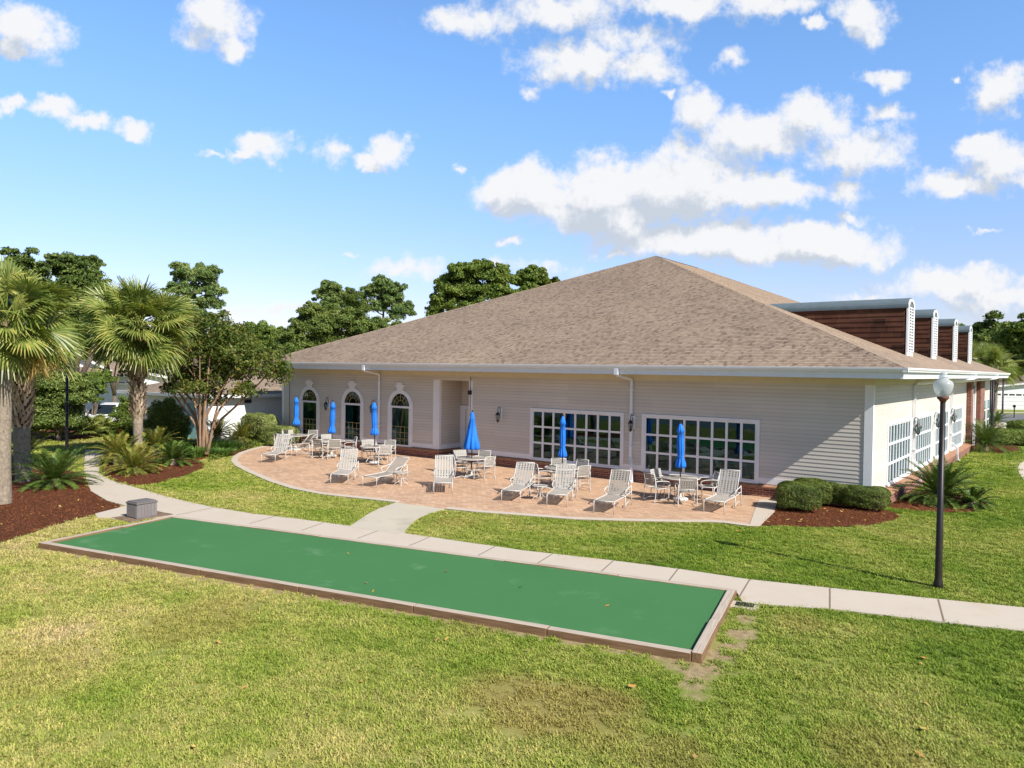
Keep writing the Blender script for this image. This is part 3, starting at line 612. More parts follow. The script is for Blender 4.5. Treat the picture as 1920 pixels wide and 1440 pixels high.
# ------------------------------------------------------------------ clubhouse
club = thing('clubhouse', 'large cream sided clubhouse with brown hipped shingle roof and four arched dormers', 'building', (0, 0, 0))
XL, YB = -29.5, 35.4; OV, ZG = .98, 4.29; ZS = 3.78; EXP_ = .127; LAP = .014
arch_c = [-27.15, -23.72, -20.33]; AH, ASPR = .72, 2.26      # opening half width, spring line
bigx = [(-12.66, -8.56), (-7.60, -3.50)]; BZ0, BZ1 = .50, 2.45
rwy = [(2.28, 6.28), (7.0, 11.0), (11.95, 15.95), (16.95, 20.95)]
RX0, RX1, RZ = -17.86, -16.07, 3.57
def siding_strips(mb, a0, a1, z0, z1, openings, place):
    "lap boards along a wall; place(a, out, z) gives the world point; openings are f(z)->(a0,a1) or None"
    z = z0
    while z < z1-1e-4:
        zt = min(z+EXP_, z1); segs = [(a0, a1)]
        for op in openings:
            o = op(z+.0) or op(zt)
            if not o: continue
            ns = []
            for s in segs:
                if o[1] <= s[0] or o[0] >= s[1]: ns.append(s); continue
                if o[0] > s[0]: ns.append((s[0], o[0]))
                if o[1] < s[1]: ns.append((o[1], s[1]))
            segs = ns
        for s in segs:
            # the real vinyl profile: two flats per board, each leaning out to its butt edge
            mb.face([place(s[0], LAP, z), place(s[1], LAP, z), place(s[1], .001, zt), place(s[0], .001, zt)])
            mb.face([place(s[0], .001, z), place(s[1], .001, z), place(s[1], LAP, z), place(s[0], LAP, z)])
        z = zt
def rect_op(a0, a1, z0, z1): return lambda z: (a0, a1) if z0-.12 < z < z1 else None
def arch_op(c):
    def f(z):
        if z < .42: return (c-AH, c+AH)
        if z < ASPR: return (c-AH, c+AH)
        h = AH*AH-(z-ASPR)**2
        return (c-math.sqrt(h), c+math.sqrt(h)) if h > .01 else None
    return f
ZB, ZSK = .455, .655
fp = lambda a, o, z: (a, -o, z)
mb = MB()
ops = [arch_op(c) for c in arch_c]+[rect_op(a, b, BZ0, BZ1) for a, b in bigx]+[rect_op(RX0, RX1, -1, RZ)]
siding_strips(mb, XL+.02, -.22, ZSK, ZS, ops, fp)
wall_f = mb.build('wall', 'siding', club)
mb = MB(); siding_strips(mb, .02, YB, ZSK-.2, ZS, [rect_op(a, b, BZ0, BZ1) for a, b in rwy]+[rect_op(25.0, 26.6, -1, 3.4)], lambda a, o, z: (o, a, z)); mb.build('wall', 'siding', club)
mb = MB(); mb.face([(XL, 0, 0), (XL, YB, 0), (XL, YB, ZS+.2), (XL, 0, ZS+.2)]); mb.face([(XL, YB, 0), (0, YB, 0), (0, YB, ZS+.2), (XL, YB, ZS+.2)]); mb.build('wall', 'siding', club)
# recess with side wall, back wall and door
mb = MB(); siding_strips(mb, .0, 1.5, ZSK, RZ, [], lambda a, o, z: (RX0+.02+o, a, z)); siding_strips(mb, RX0, RX1+.02, 2.35, RZ, [], lambda a, o, z: (a, 1.5-o, z))
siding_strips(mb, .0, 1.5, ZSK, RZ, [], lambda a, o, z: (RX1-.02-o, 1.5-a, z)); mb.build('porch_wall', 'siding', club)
mb = MB(); mb.box((RX0, 0, RZ), (RX1, 1.5, RZ+.04)); mb.build('porch_ceiling', 'cream_paint', club)
dr = MB(); dr.box((RX0+.36, 1.44, .06), (RX1-.28, 1.49, 2.22)); door = dr.build('door', 'white_paint', club, bevel=.004)
dr = MB(); dr.box((RX0+.58, 1.425, 1.0), (RX1-.5, 1.438, 2.05)); dr.build('door_glass', 'window_glass', door)
dr = MB(); dr.box((RX0+.03, 1.40, .04), (RX0+.34, 1.5, 2.34)); dr.box((RX1-.26, 1.40, .04), (RX1-.03, 1.5, 2.34)); dr.box((RX0+.03, 1.395, 2.23), (RX1-.03, 1.5, 2.4)); dr.build('door_frame', 'white_paint', club)
dr = MB(); dr.tube([(RX1-.36, 1.42, 1.0), (RX1-.36, 1.36, 1.0), (RX1-.48, 1.36, 1.0)], .012, 6); dr.build('handle', 'black_metal', door)
# trim: skirt, corner boards, frieze
mb = MB()
for a, b in [(XL, RX0), (RX1, bigx[0][0]-.1), (bigx[0][1]+.1, bigx[1][0]-.1), (bigx[1][1]+.1, -.0)]:
    s = [(a, b)]
    for c in arch_c:
        s = [q for (u, v) in s for q in ([(u, min(v, c-.82)), (max(u, c+.82), v)] if u < c < v else [(u, v)])]
    for u, v in s: mb = MB(); mb.box((u, -.03, ZB), (v, 0, ZSK)); mb.build('skirt_board', 'white_paint', club)
for u, v in [(RX0+.002, RX0+.05), (RX1-.05, RX1-.002)]: mb = MB(); mb.box((u, .0, ZB), (v, 1.5, ZSK)); mb.build('skirt_board', 'white_paint', club)
for bxs in [[((-.22, -.032, ZB), (.0, .0, ZS)), ((.0, -.032, ZB), (.032, .13, ZS))], [((XL-.03, -.034, ZB), (XL+.12, 0, ZS))], [((RX0-.34, -.034, ZB-.005), (RX0, 0, RZ+.02)), ((RX0+.001, -.03, ZB), (RX0+.04, .12, RZ))], [((RX1, -.034, ZB-.005), (RX1+.2, 0, RZ+.02))]]:
    mb = MB()
    for a, b in bxs: mb.box(a, b)
    mb.build('corner_board', 'white_paint', club, bevel=.004)
mb = MB(); mb.box((XL, -.05, ZS-.005), (.05, 0, 3.985)); mb.box((0, 0, ZS-.005), (.05, YB, 3.985))
for k in range(20): mb.box((XL+1.1+k*1.48, -.056, ZS), (XL+1.106+k*1.48, -.05, 3.98))
mb.build('frieze_board', 'cream_paint', club)
mb = MB(); mb.box((XL-OV+.02, -OV+.04, 3.985), (OV-.04, 0, 4.0)); mb.box((0, 0, 3.985), (OV-.04, YB+OV-.05, 4.0)); mb.box((XL-OV+.02, 0, 3.985), (XL, YB+OV-.05, 4.0)); mb.build('soffit', 'cream_paint', club)
# brick plinth with sloping rowlock sill
def plinth(segs):
    for p in segs:
        mb, cpm = MB(), MB()
        (x0, y0), (x1, y1), (nx, ny), w = p
        q = [(x0, y0), (x1, y1), (x1+nx*w, y1+ny*w), (x0+nx*w, y0+ny*w)]
        if (x1-x0)*(ny)-(y1-y0)*nx < 0: q = q[::-1]
        mb.prism(q, -.1, .33)
        L = math.hypot(x1-x0, y1-y0); n = max(1, int(L/.105))
        for k in range(n):
            a, b = k/n, (k+.93)/n
            P = lambda t, o: (x0+(x1-x0)*t+nx*o, y0+(y1-y0)*t+ny*o)
            w2 = w+.045; pts = [(*P(a, 0), .335), (*P(a, w2), .335), (*P(a, w2), .385), (*P(a, 0), .452)]
            cpm.extr(pts, np.array([*P(b, 0), 0])-np.array([*P(a, 0), 0]))
        mb.build('brick_plinth', 'brick', club); cpm.build('brick_sill', 'brick_cap', club)
plinth([((XL, 0), (RX0-.0, 0), (0, -1), .1), ((RX1, 0), (.0, 0), (0, -1), .1), ((0, -.1), (0, 22.5), (1, 0), .3), ((RX0, -.1), (RX0, 1.45), (1, 0), .1)])
# brick piers by the side entrance
for y0, y1, x in [(22.7, 23.7, .24), (27.4, 29.6, .24)]:
    mb = MB(); mb.box((0.02, y0, 0), (x, y1, 3.98)); mb.build('brick_pier', 'brick', club)
mb = MB(); mb.box((-.06, 25.0, 0), (-.02, 26.6, 3.4)); mb.box((.0, 24.9, 0), (.06, 25.02, 3.5)); mb.box((.0, 26.58, 0), (.06, 26.7, 3.5)); mb.build('side_door', 'white_paint', club)
for yy in (31.2, 33.4):
    mb = MB(); mb.box((.015, yy, .5), (.06, yy+1.3, 2.6)); w = mb.build('side_window', 'white_paint', club); mb = MB()
    for i in range(2):
        for j in range(3): mb.box((.06, yy+.12+i*.55, .62+j*.66), (.068, yy+.58+i*.55, 1.2+j*.66))
    mb.build('pane', 'window_glass', w)
# big windows: 8 x 3 lights
def big_window(a0, a1, place, trim):
    fr, pn = MB(), MB(); z0, z1 = BZ0, BZ1
    def bx(m, u0, u1, w0, w1, o0, o1):
        p, q = place(u0, o0, w0), place(u1, o1, w1); m.box(p, q)
    t = trim
    bx(fr, a0-t, a1+t, z1, z1+.10, -.03, .045); bx(fr, a0-t, a0, z0-.06, z1, -.03, .043); bx(fr, a1, a1+t, z0-.06, z1, -.03, .043); bx(fr, a0-.0, a1+.0, z0-.06, z0, -.03, .05)
    mu = MB(); n = 8; ww = (a1-a0)/n; hh = (z1-z0)/3
    for i in range(1, n): bx(mu, a0+i*ww-.04, a0+i*ww+.04, z0, z1, -.03, .012)
    for j in (1, 2):
        for i in range(n): bx(mu, a0+i*ww+(.04 if i else 0), a0+(i+1)*ww-(.04 if i < n-1 else 0), z0+j*hh-.037, z0+j*hh+.037, -.03, .009)
    bx(mu, a0, a0+.05, z0, z1, -.03, .010); bx(mu, a1-.05, a1, z0, z1, -.03, .010); bx(mu, a0+.05, a1-.05, z1-.05, z1, -.03, .0105); bx(mu, a0+.05, a1-.05, z0, z0+.05, -.03, .0105)
    w = fr.build('window', 'white_paint', club, bevel=.004); mu.build('muntin', 'white_paint', w)
    p = [place(a0+.01, -.02, z0+.01), place(a1-.01, -.02, z0+.01), place(a1-.01, -.02, z1-.01), place(a0+.01, -.02, z1-.01)]
    pn.face(p); pn.build('pane', 'window_glass', w)
for a, b in bigx: big_window(a, b, fp, .11)
for a, b in rwy: big_window(a, b, lambda u, o, z: (o, u, z), .10)
# arched windows
def arch_window(c):
    fr = MB(); n = 20; ro, ri = .82, .63
    pts = lambda r: [(c+r*math.cos(math.pi*k/n), ASPR+r*math.sin(math.pi*k/n)) for k in range(n+1)]
    Po, Pi = pts(ro), pts(ri)
    for k in range(n):
        q = [(Po[k][0], -.06, Po[k][1]), (Po[k+1][0], -.06, Po[k+1][1]), (Pi[k+1][0], -.06, Pi[k+1][1]), (Pi[k][0], -.06, Pi[k][1])]
        fr.extr(q, (0, .08, 0))
    for s in (-1, 1): fr.box((c+s*ri, -.06, .42), (c+s*ro, .02, ASPR))
    fr.box((c-ri, -.058, ASPR-.05), (c+ri, .02, ASPR+.045)); fr.box((c-ri, -.07, .42), (c+ri, .02, .50))
    # inner sash
    for s in (-1, 1): fr.box((c+s*(ri-.06), -.03, .50), (c+s*ri, .02, ASPR-.05))
    w = fr.build('arched_window', 'white_paint', club)
    ks = MB(); ks.extr([(c-.125, -.10, 2.98), (c+.125, -.10, 2.98), (c+.19, -.10, 3.2), (c-.19, -.10, 3.2)], (0, .1, 0)); ks.box((c-.27, -.11, 3.2), (c+.27, 0, 3.3)); ks.box((c-.17, -.105, 3.3), (c+.17, 0, 3.41)); ks.build('keystone', 'white_paint', w)
    pn = MB(); pn.face([(c-ri, .0, .5)]+[(c+ri, .0, .5)]+[(p[0], .0, p[1]) for p in Pi]); pn.build('pane', 'window_glass', w)
    g = MB()
    for k in range(1, 6):
        a = math.pi*k/6; g.tube([(c+.26*math.cos(a), -.012, ASPR+.05+.26*math.sin(a)), (c+.62*math.cos(a), -.012, ASPR+.05+.58*math.sin(a))], .010, 5)
    g.tube([(c+.26*math.cos(math.pi*k/12), -.012, ASPR+.05+.26*math.sin(math.pi*k/12)) for k in range(13)], .010, 5)
    g.tube([(c+.45*math.cos(math.pi*k/12), -.012, ASPR+.05+.44*math.sin(math.pi*k/12)) for k in range(13)], .009, 5)
    g.build('muntin', 'brass', w); g = MB()
    for i in (-1, 0, 1): g.tube([(c+i*.29, -.012, .52), (c+i*.29, -.012, 1.35)], .009, 5)
    for j in (1, 2, 3): g.tube([(c-.57, -.012, .5+j*.28), (c+.57, -.012, .5+j*.28)], .009, 5)
    g.build('muntin', 'brass', w)
    cu = MB(); m = 40
    for side in (-1, 1):
        L = [(c+side*(.16+.47*k/m), .16+.035*math.sin(k*1.3)+.02*math.sin(k*.47)) for k in range(m+1)]
        for k in range(m): cu.face([(*L[k], 1.0 if c < -27 else .52), (*L[k+1], 1.0 if c < -27 else .52), (*L[k+1], ASPR-.02), (*L[k], ASPR-.02)])
    cu.build('curtain', 'curtain', w)
for c in arch_c: arch_window(c)
# rooms behind the glass
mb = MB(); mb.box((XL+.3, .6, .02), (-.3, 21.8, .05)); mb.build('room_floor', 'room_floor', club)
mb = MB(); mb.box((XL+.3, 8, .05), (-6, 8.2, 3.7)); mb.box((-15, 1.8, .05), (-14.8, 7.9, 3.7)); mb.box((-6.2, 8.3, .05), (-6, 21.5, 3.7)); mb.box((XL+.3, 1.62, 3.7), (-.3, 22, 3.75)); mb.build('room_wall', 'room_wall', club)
# ---- roof: courses of shingles on four hip planes
SL = .412; RUN = (OV-XL+OV)/2; AX = (XL)/2; Y0, Y1 = -OV, YB+OV; ZA = ZG+SL*RUN
YA0, YA1 = Y0+RUN, Y1-RUN
sl = math.sqrt(1+SL*SL)
def roof_plane(name, P0, along, inn, Ltot, top_run, taper, mat='shingle'):
    mb = MB(); crs = .145; n = int(top_run*sl/crs); P0 = np.array(P0); along = np.array(along); inn = np.array(inn); off = .011
    for k in range(n+1):
        s0 = k*crs; s1 = min((k+1)*crs, top_run*sl)
        if s1-s0 < 1e-4: break
        r0, r1 = s0/sl, s1/sl; a0, b0 = r0*taper, Ltot-r0*taper; a1, b1 = r1*taper, Ltot-r1*taper
        pt = lambda a, r, up: P0+along*a+inn*r+np.array([0, 0, r*SL+up])
        mb.face([pt(a0, r0, off), pt(b0, r0, off), pt(b1, r1, 0.), pt(a1, r1, 0.)], [(a0, s0+.001), (b0, s0+.001), (b1, s1-.001), (a1, s1-.001)])
        mb.face([pt(a0, r0, -.0), pt(b0, r0, -.0), pt(b0, r0, off), pt(a0, r0, off)], [(a0, s0+.001), (b0, s0+.001), (b0, s0+.002), (a0, s0+.002)])
    return mb.build(name, mat, club)
W_ = OV*2-XL; D_ = Y1-Y0
roof = roof_plane('roof', (XL-OV, Y0, ZG), (1, 0, 0), (0, 1, 0), W_, RUN, 1)
roof_plane('roof', (OV, Y0, ZG), (0, 1, 0), (-1, 0, 0), D_, RUN, 1)
roof_plane('roof', (OV, Y1, ZG), (-1, 0, 0), (0, -1, 0), W_, RUN, 1); roof_plane('roof', (XL-OV, Y1, ZG), (0, -1, 0), (1, 0, 0), D_, RUN, 1)
mb = MB()
def cap(A, B):
    A, B = np.array(A), np.array(B); n = int(np.linalg.norm(B-A)/.2); d = (B-A)/n; s = np.cross(d, [0, 0, 1]); s = s/np.linalg.norm(s)*.13
    for k in range(n):
        p, q = A+d*k, A+d*(k+1.15); up = np.array([0, 0, .018]); dn = np.array([0, 0, -.034])
        mb.face([p-s+dn+up*.6, p+up*1.6, q+up, q-s+dn]); mb.face([p+up*1.6, p+s+dn+up*.6, q+s+dn, q+up])
cap((OV, Y0, ZG), (AX, YA0, ZA)); cap((XL-OV, Y0, ZG), (AX, YA0, ZA)); cap((OV, Y1, ZG), (AX, YA1, ZA)); cap((AX, YA0, ZA), (AX, YA1, ZA)); mb.build('ridge_cap', 'shingle', roof)
# fascia and gutters
mb = MB(); mb.box((XL-OV, Y0, 3.98), (OV, Y0+.03, 4.18)); mb.box((OV-.03, Y0+.03, 3.98), (OV, Y1, 4.18)); mb.box((XL-OV, Y0+.03, 3.98), (XL-OV+.03, Y1, 4.18)); mb.build('fascia', 'gutter_paint', club)
prof = [(0, 4.17), (-.085, 4.175), (-.095, 4.21), (-.125, 4.25), (-.13, 4.30), (-.118, 4.302), (-.11, 4.265), (0.0, 4.26)]
g = MB(); g.extr([(XL-OV-.02, Y0+o, z) for o, z in prof], (W_+.15, 0, 0)); g.build('gutter', 'gutter_paint', club)
g = MB(); g.extr([(OV-o, Y0-.12, z) for o, z in prof], (0, D_+.12, 0)); g.build('gutter', 'white_paint', club)
def downspout(p_out, p_wall, top, side, foot):
    d = MB(); o, w = np.array(p_out, float), np.array(p_wall, float); h = .045
    pth = [(*o, 4.2), (*o, 4.0), (*(o*.97+w*.03), 3.95), (*(w*.97+o*.03), 3.78), (*w, 3.72), (*w, .95), (*(w+np.array(foot)*.12), .80), (*(w+np.array(foot)*.24), .64), (*(w+np.array(foot)*.26), .10), (*(w+np.array(foot)*.36), .06)]
    d.tube(pth, .062, 4); hd = MB(); x, y = o; d.box((x-.08, y-.06, 3.96), (x+.08, y+.05, 4.19))
    for z in (1.3, 2.4, 3.4): d.box((w[0]-.075, w[1]-.075, z), (w[0]+.075, w[1]+.075, z+.04))
    d.build('downspout', 'gutter_paint', club)
downspout((-21.74, Y0-.06), (-21.74, -.08), 0, 0, (.3, -.75)); downspout((-8.22, Y0-.06), (-8.12, -.08), 0, 0, (.6, -.75))
downspout((OV+.06, 15.9), (.08, 6.62), 0, 0, (.9, -.2)); downspout((OV+.06, 27), (.08, 16.45), 0, 0, (1.1, -.2))
# speaker-like camera, cable and conduit by the porch
mb = MB(); mb.tube([(-15.98, -.05, 2.0), (-15.98, -.05, 3.75)], .012, 5); mb.box((-16.04, -.15, 2.98), (-15.9, -.04, 3.16)); mb.build('wall_camera', 'black_metal', club, bevel=.01)
mb = MB(); mb.tube([(-28.85, -.05, .5), (-28.85, -.05, 3.78)], .014, 5); mb.build('cable', 'black_metal', club)
# wall lanterns
def lantern(place, rz):
    e = bpy.data.objects.new('wall_lantern', None); COL.objects.link(e); e.parent = club; e.location = place; e.rotation_euler[2] = rz; e.empty_display_size = .1
    mb = MB(); mb.box((-.09, -.035, -.22), (.09, .0, .26)); mb.build('back_plate', 'white_paint', e, bevel=.01)
    mb = MB(); mb.tube([(0, -.03, .02), (0, -.06, .2)]+[(0, -.13+.07*math.cos(math.pi*k/10), .22+.10*math.sin(math.pi*k/10)) for k in range(11)]+[(0, -.2, .10)], .013, 6)
    mb.lathe([(.015, .10), (.05, .09), (.105, .0), (.115, -.015), (.1, -.02)], (0, -.2, .0), 6)
    for k in range(6):
        a = math.pi*k/3; mb.tube([(.1*math.cos(a), -.2+.1*math.sin(a), -.02), (.06*math.cos(a), -.2+.06*math.sin(a), -.26)], .007, 4)
    mb.lathe([(.07, -.24), (.07, -.27), (.03, -.30), (.012, -.34)], (0, -.2, 0), 6); mb.tube([(0, -.2, -.24), (0, -.2, -.1)], .018, 5); mb.tube([(0, -.03, -.1), (0, -.11, -.16), (0, -.14, -.24)], .01, 5); mb.build('lantern_cage', 'black_metal', e)
    mb = MB(); mb.lathe([(.055, -.25), (.092, -.02)], (0, -.2, 0), 6); mb.build('lantern_glass', 'lantern_glass', e)
for x in (-25.68, -22.22, -14.42, -8.19): lantern((x+.12, -.016, 2.2), 0)
for y in (6.65, 11.48, 16.42): lantern((.016, y-.1, 2.2), math.pi/2)
# ---- dormers on the side slope
for yc in (7.72, 13.6, 20.4, 26.85):
    dm = bpy.data.objects.new('dormer', None); COL.objects.link(dm); dm.parent = club; dm.empty_display_size = .3; dm.location = (-.4, yc, 0)
    hw = .62; zb = ZG+SL*(OV+.4); zspr = 6.70; n = 14; back = -5.6
    mb = MB(); zz = 4.75
    while zz < zspr:
        z2 = min(zz+.2, zspr)
        xb = lambda z: -(z-ZG)/SL+OV+.4-.02
        for s in (-1, 1):
            P = lambda x, o, z: (x, s*(hw+o), z)
            q = [P(0, .02, zz), P(min(0, xb(zz)), .02, zz), P(xb(z2), .0, z2), P(0, .0, z2)]
            q2 = [P(0, 0, zz), P(min(0, xb(zz)), 0, zz), P(min(0, xb(zz)), .02, zz), P(0, .02, zz)]
            mb.face(q if s > 0 else q[::-1], [(abs(a[0]), a[2]) for a in (q if s > 0 else q[::-1])]); mb.face(q2 if s > 0 else q2[::-1])
        zz = z2
    mb.build('dormer_wall', 'shingle_dark', dm)
    mb = MB(); arc = [(hw+.05, zspr-.06)]+[((hw+.05)*math.cos(math.pi*k/n), zspr+.36*math.sin(math.pi*k/n)) for k in range(n+1)]+[(-hw-.05, zspr-.06)]
    for k in range(len(arc)-1):
        (a, z), (a2, z2) = arc[k], arc[k+1]; mb.face([(.10, a, z), (back-.6, a, z), (back-.6, a2, z2), (.10, a2, z2)][::-1]); mb.face([(.10, a, z), (.10, a2, z2), (.10, a2*.93, (z2-zspr)*.93+zspr), (.10, a*.93, (z-zspr)*.93+zspr)])
    mb.build('dormer_roof', 'metal_roof', dm, smooth=False)
    mb = MB(); A = [(hw*math.cos(math.pi*k/n), zspr+.32*math.sin(math.pi*k/n)) for k in range(n+1)]; pts = [(-hw, zb-.1), (hw, zb-.1)]+A
    mb.extr([(.04, a, z) for a, z in pts], (.05, 0, 0)); I = [(a*.72, zspr+(z-zspr)*.72) for a, z in A]
    for s in (-1, 1): mb.box((.09, s*hw*.72, zb+.12), (.125, s*hw*.97, zspr))
    for k in range(n): mb.extr([(.09, *A[k]), (.09, *A[k+1]), (.09, *I[k+1]), (.09, *I[k])], (.035, 0, 0))
    for j in range(16): mb.box((.09, -hw*.7, zb+.14+j*.11), (.118, hw*.7, zb+.18+j*.11))
    mb.box((.09, -.03, zb+.1), (.121, .03, zspr)); mb.build('dormer_front', 'white_paint', dm)
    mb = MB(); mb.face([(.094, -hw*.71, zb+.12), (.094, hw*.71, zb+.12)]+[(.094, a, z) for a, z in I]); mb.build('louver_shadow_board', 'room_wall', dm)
# ------------------------------------------------------------------ patio furniture
ZP = Z_PATIO
def lattice(mb, P, w, L, nc, nr, bw, bl, inset=.012):
    "woven straps: P(a, b, up) maps across / along to a point; nc bands along, nr bands across"
    for i in range(nc):
        c = -w/2+w*(i+.5)/nc; q = 12 if nr > 8 else 6
        for k in range(q):
            b0, b1 = L*k/q, L*(k+1)/q
            mb.face([P(c-bw/2, b0, .002), P(c+bw/2, b0, .002), P(c+bw/2, b1, .002), P(c-bw/2, b1, .002)])
    for j in range(nr):
        c = L*(j+.5)/nr
        mb.face([P(-w/2, c-bl/2, -.002), P(w/2, c-bl/2, -.002), P(w/2, c+bl/2, -.002), P(-w/2, c+bl/2, -.002)])
def curve(pts, it=2): return smoothpoly([np.array(p, float) for p in pts], it, False)
def make_chaise(rec, matn='strap'):
    "foot edge at the origin, head towards +Y; rec = recline angle of the back from level"
    t = thing('chaise_lounge', '', 'chaise lounge', (0, 0, ZP)); w = .56; zs = .36; L = 1.22; LB = .80
    s_ = MB(); sag = lambda b: -.02*math.sin(math.pi*min(1, b/L))
    lattice(s_, lambda a, b, u: (a, .03+b, zs+u+sag(b)+(-.03*max(0, .12-b)/.12)), w, L-.06, 7, 17, .046, .040); s_.build('seat', matn, t)
    ca, sa = math.cos(rec), math.sin(rec); y0, z0 = L-.02, zs+.01
    b_ = MB(); lattice(b_, lambda a, b, u: (a, y0+b*ca-u*sa, z0+b*sa+u*ca), w, LB, 6, 13, .050, .030); b_.build('backrest', matn, t)
    f = MB()
    for s in (-1, 1):
        x = s*(w/2+.015); f.tube(curve([(x, .0, zs-.06), (x, .02, zs), (x, .5, zs), (x, L-.1, zs), (x, 1.72, zs+.06)], 2), .0145, 7)
        f.tube([(x, y0, z0), (x, y0+LB*ca, z0+LB*sa)], .014, 7)
    f.tube([(-w/2, .02, zs-.004), (w/2, .02, zs-.004)], .0145, 7); f.tube([(-w/2-.015, y0+LB*ca, z0+LB*sa), (w/2+.015, y0+LB*ca, z0+LB*sa)], .0145, 7); f.tube([(-w/2, y0, z0-.012), (w/2, y0, z0-.012)], .012, 6); f.tube([(-w/2, 1.7, zs+.04), (w/2, 1.7, zs+.04)], .012, 6)
    f.build('frame', 'white_metal', t, smooth=True)
    for s in (-1, 1):
        x = s*(w/2+.02)
        l = MB(); l.tube([(x, .0, 0), (x, .0, zs-.05), (x, .012, zs-.01)], .0145, 7); l.build('leg', 'white_metal', t, smooth=True)
        l = MB(); l.tube([(x, 1.08, 0), (x, 1.10, zs+.02)], .014, 7); l.build('leg', 'white_metal', t, smooth=True)
        l = MB(); l.tube([(x, 1.74, 0), (x, 1.69, zs+.25)], .014, 7); l.build('leg', 'white_metal', t, smooth=True)
        xa = s*(w/2+.045)
        a = MB(); a.tube(curve([(x, 1.69, zs+.25), (xa, 1.55, zs+.25), (xa, 1.2, zs+.20), (xa, 1.06, zs+.19), (xa, 1.0, zs+.13), (xa, 1.04, zs+.07), (x, 1.10, zs+.02)], 3), .017, 7); a.build('armrest', 'white_metal', t, smooth=True)
        r = MB(); r.tube(curve([(x, 1.085, .06), (x, 1.2, .13), (x, 1.41, .17), (x, 1.62, .13), (x, 1.735, .06)], 2), .012, 6); r.build('stretcher', 'white_metal', t, smooth=True)
        p = MB(); p.tube([(s*(w/2-.01), y0+.34*ca, z0+.34*sa), (s*(w/2-.01), y0+.26, zs+.02)], .010, 5); p.build('back_prop', 'black_metal', t)
    return t
def make_chair(matn='strap'):
    "dining chair, faces +Y, centre of the seat at the origin"
    t = thing('patio_chair', '', 'patio chair', (0, 0, ZP)); w = .50; zs = .42
    s_ = MB(); lattice(s_, lambda a, b, u: (a, -.22+b, zs+u+.012-.018*math.sin(math.pi*b/.46)), w, .46, 6, 6, .056, .052); s_.build('seat', matn, t)
    tilt = R(14); ca, sa = math.cos(tilt), math.sin(tilt)
    b_ = MB(); lattice(b_, lambda a, b, u: (a, -.22-b*sa-u, zs+.10+b*ca), w, .36, 7, 6, .044, .036); b_.build('backrest', matn, t)
    f = MB(); yb = -.22-.46*sa; zb = zs+.10+.37*ca
    for s in (-1, 1):
        x = s*(w/2+.012); f.tube([(x, -.21, zs), (x, -.22, zs+.09), (x, yb+.02, zb)], .013, 6); f.tube([(x, -.22, zs), (x, .24, zs)], .013, 6)
    f.tube([(-w/2-.012, yb+.02, zb), (w/2+.012, yb+.02, zb)], .013, 6); f.tube([(-w/2, .24, zs), (w/2, .24, zs)], .013, 6); f.tube([(-w/2, -.225, zs+.095), (w/2, -.225, zs+.095)], .011, 6); f.build('frame', 'white_metal', t, smooth=True)
    for s in (-1, 1):
        x = s*(w/2+.03)
        l = MB(); l.tube(curve([(x, .26, 0), (x, .25, .2), (x, .245, zs)], 1), .0135, 6); l.build('leg', 'white_metal', t, smooth=True)
        l = MB(); l.tube(curve([(x, -.31, 0), (x, -.25, .22), (x, -.27, zs+.22)], 1), .0135, 6); l.build('leg', 'white_metal', t, smooth=True)
        a = MB(); xa = s*(w/2+.05); a.tube(curve([(x, -.28, zs+.23), (xa, -.1, zs+.25), (xa, .18, zs+.23), (xa, .29, zs+.18), (xa, .29, zs+.10), (xa, .22, zs+.09), (x, .245, zs)], 3), .015, 6); a.build('armrest', 'white_metal', t, smooth=True)
        r = MB(); r.tube(curve([(x, .25, .04), (x, .1, .10), (x, -.12, .10), (x, -.295, .04)], 2), .011, 6); r.build('stretcher', 'white_metal', t, smooth=True)
    return t
def make_table():
    t = thing('patio_table', '', 'patio table', (0, 0, ZP)); r = .60
    m = MB(); m.lathe([(.03, .715), (r-.02, .715), (r-.02, .722), (.03, .722)], n=40); m.build('table_top', 'table_glass', t)
    m = MB(); n = 44; m.tube([(r*math.cos(2*math.pi*k/n), r*math.sin(2*math.pi*k/n), .715) for k in range(n+1)], .017, 7, cap=False); m.build('rim', 'white_metal', t, smooth=True)
    for k in range(4):
        a = math.pi/4+k*math.pi/2; c, s = math.cos(a), math.sin(a); l = MB()
        l.tube(curve([(c*.55, s*.55, .70), (c*.50, s*.50, .58), (c*.32, s*.32, .42), (c*.30, s*.30, .22), (c*.42, s*.42, .06), (c*.48, s*.48, 0)], 2), .0145, 6); l.build('leg', 'white_metal', t, smooth=True)
    m = MB(); m.tube([(.315*math.cos(2*math.pi*k/24), .315*math.sin(2*math.pi*k/24), .30) for k in range(25)], .011, 6, cap=False); m.build('ring', 'white_metal', t, smooth=True)
    return t
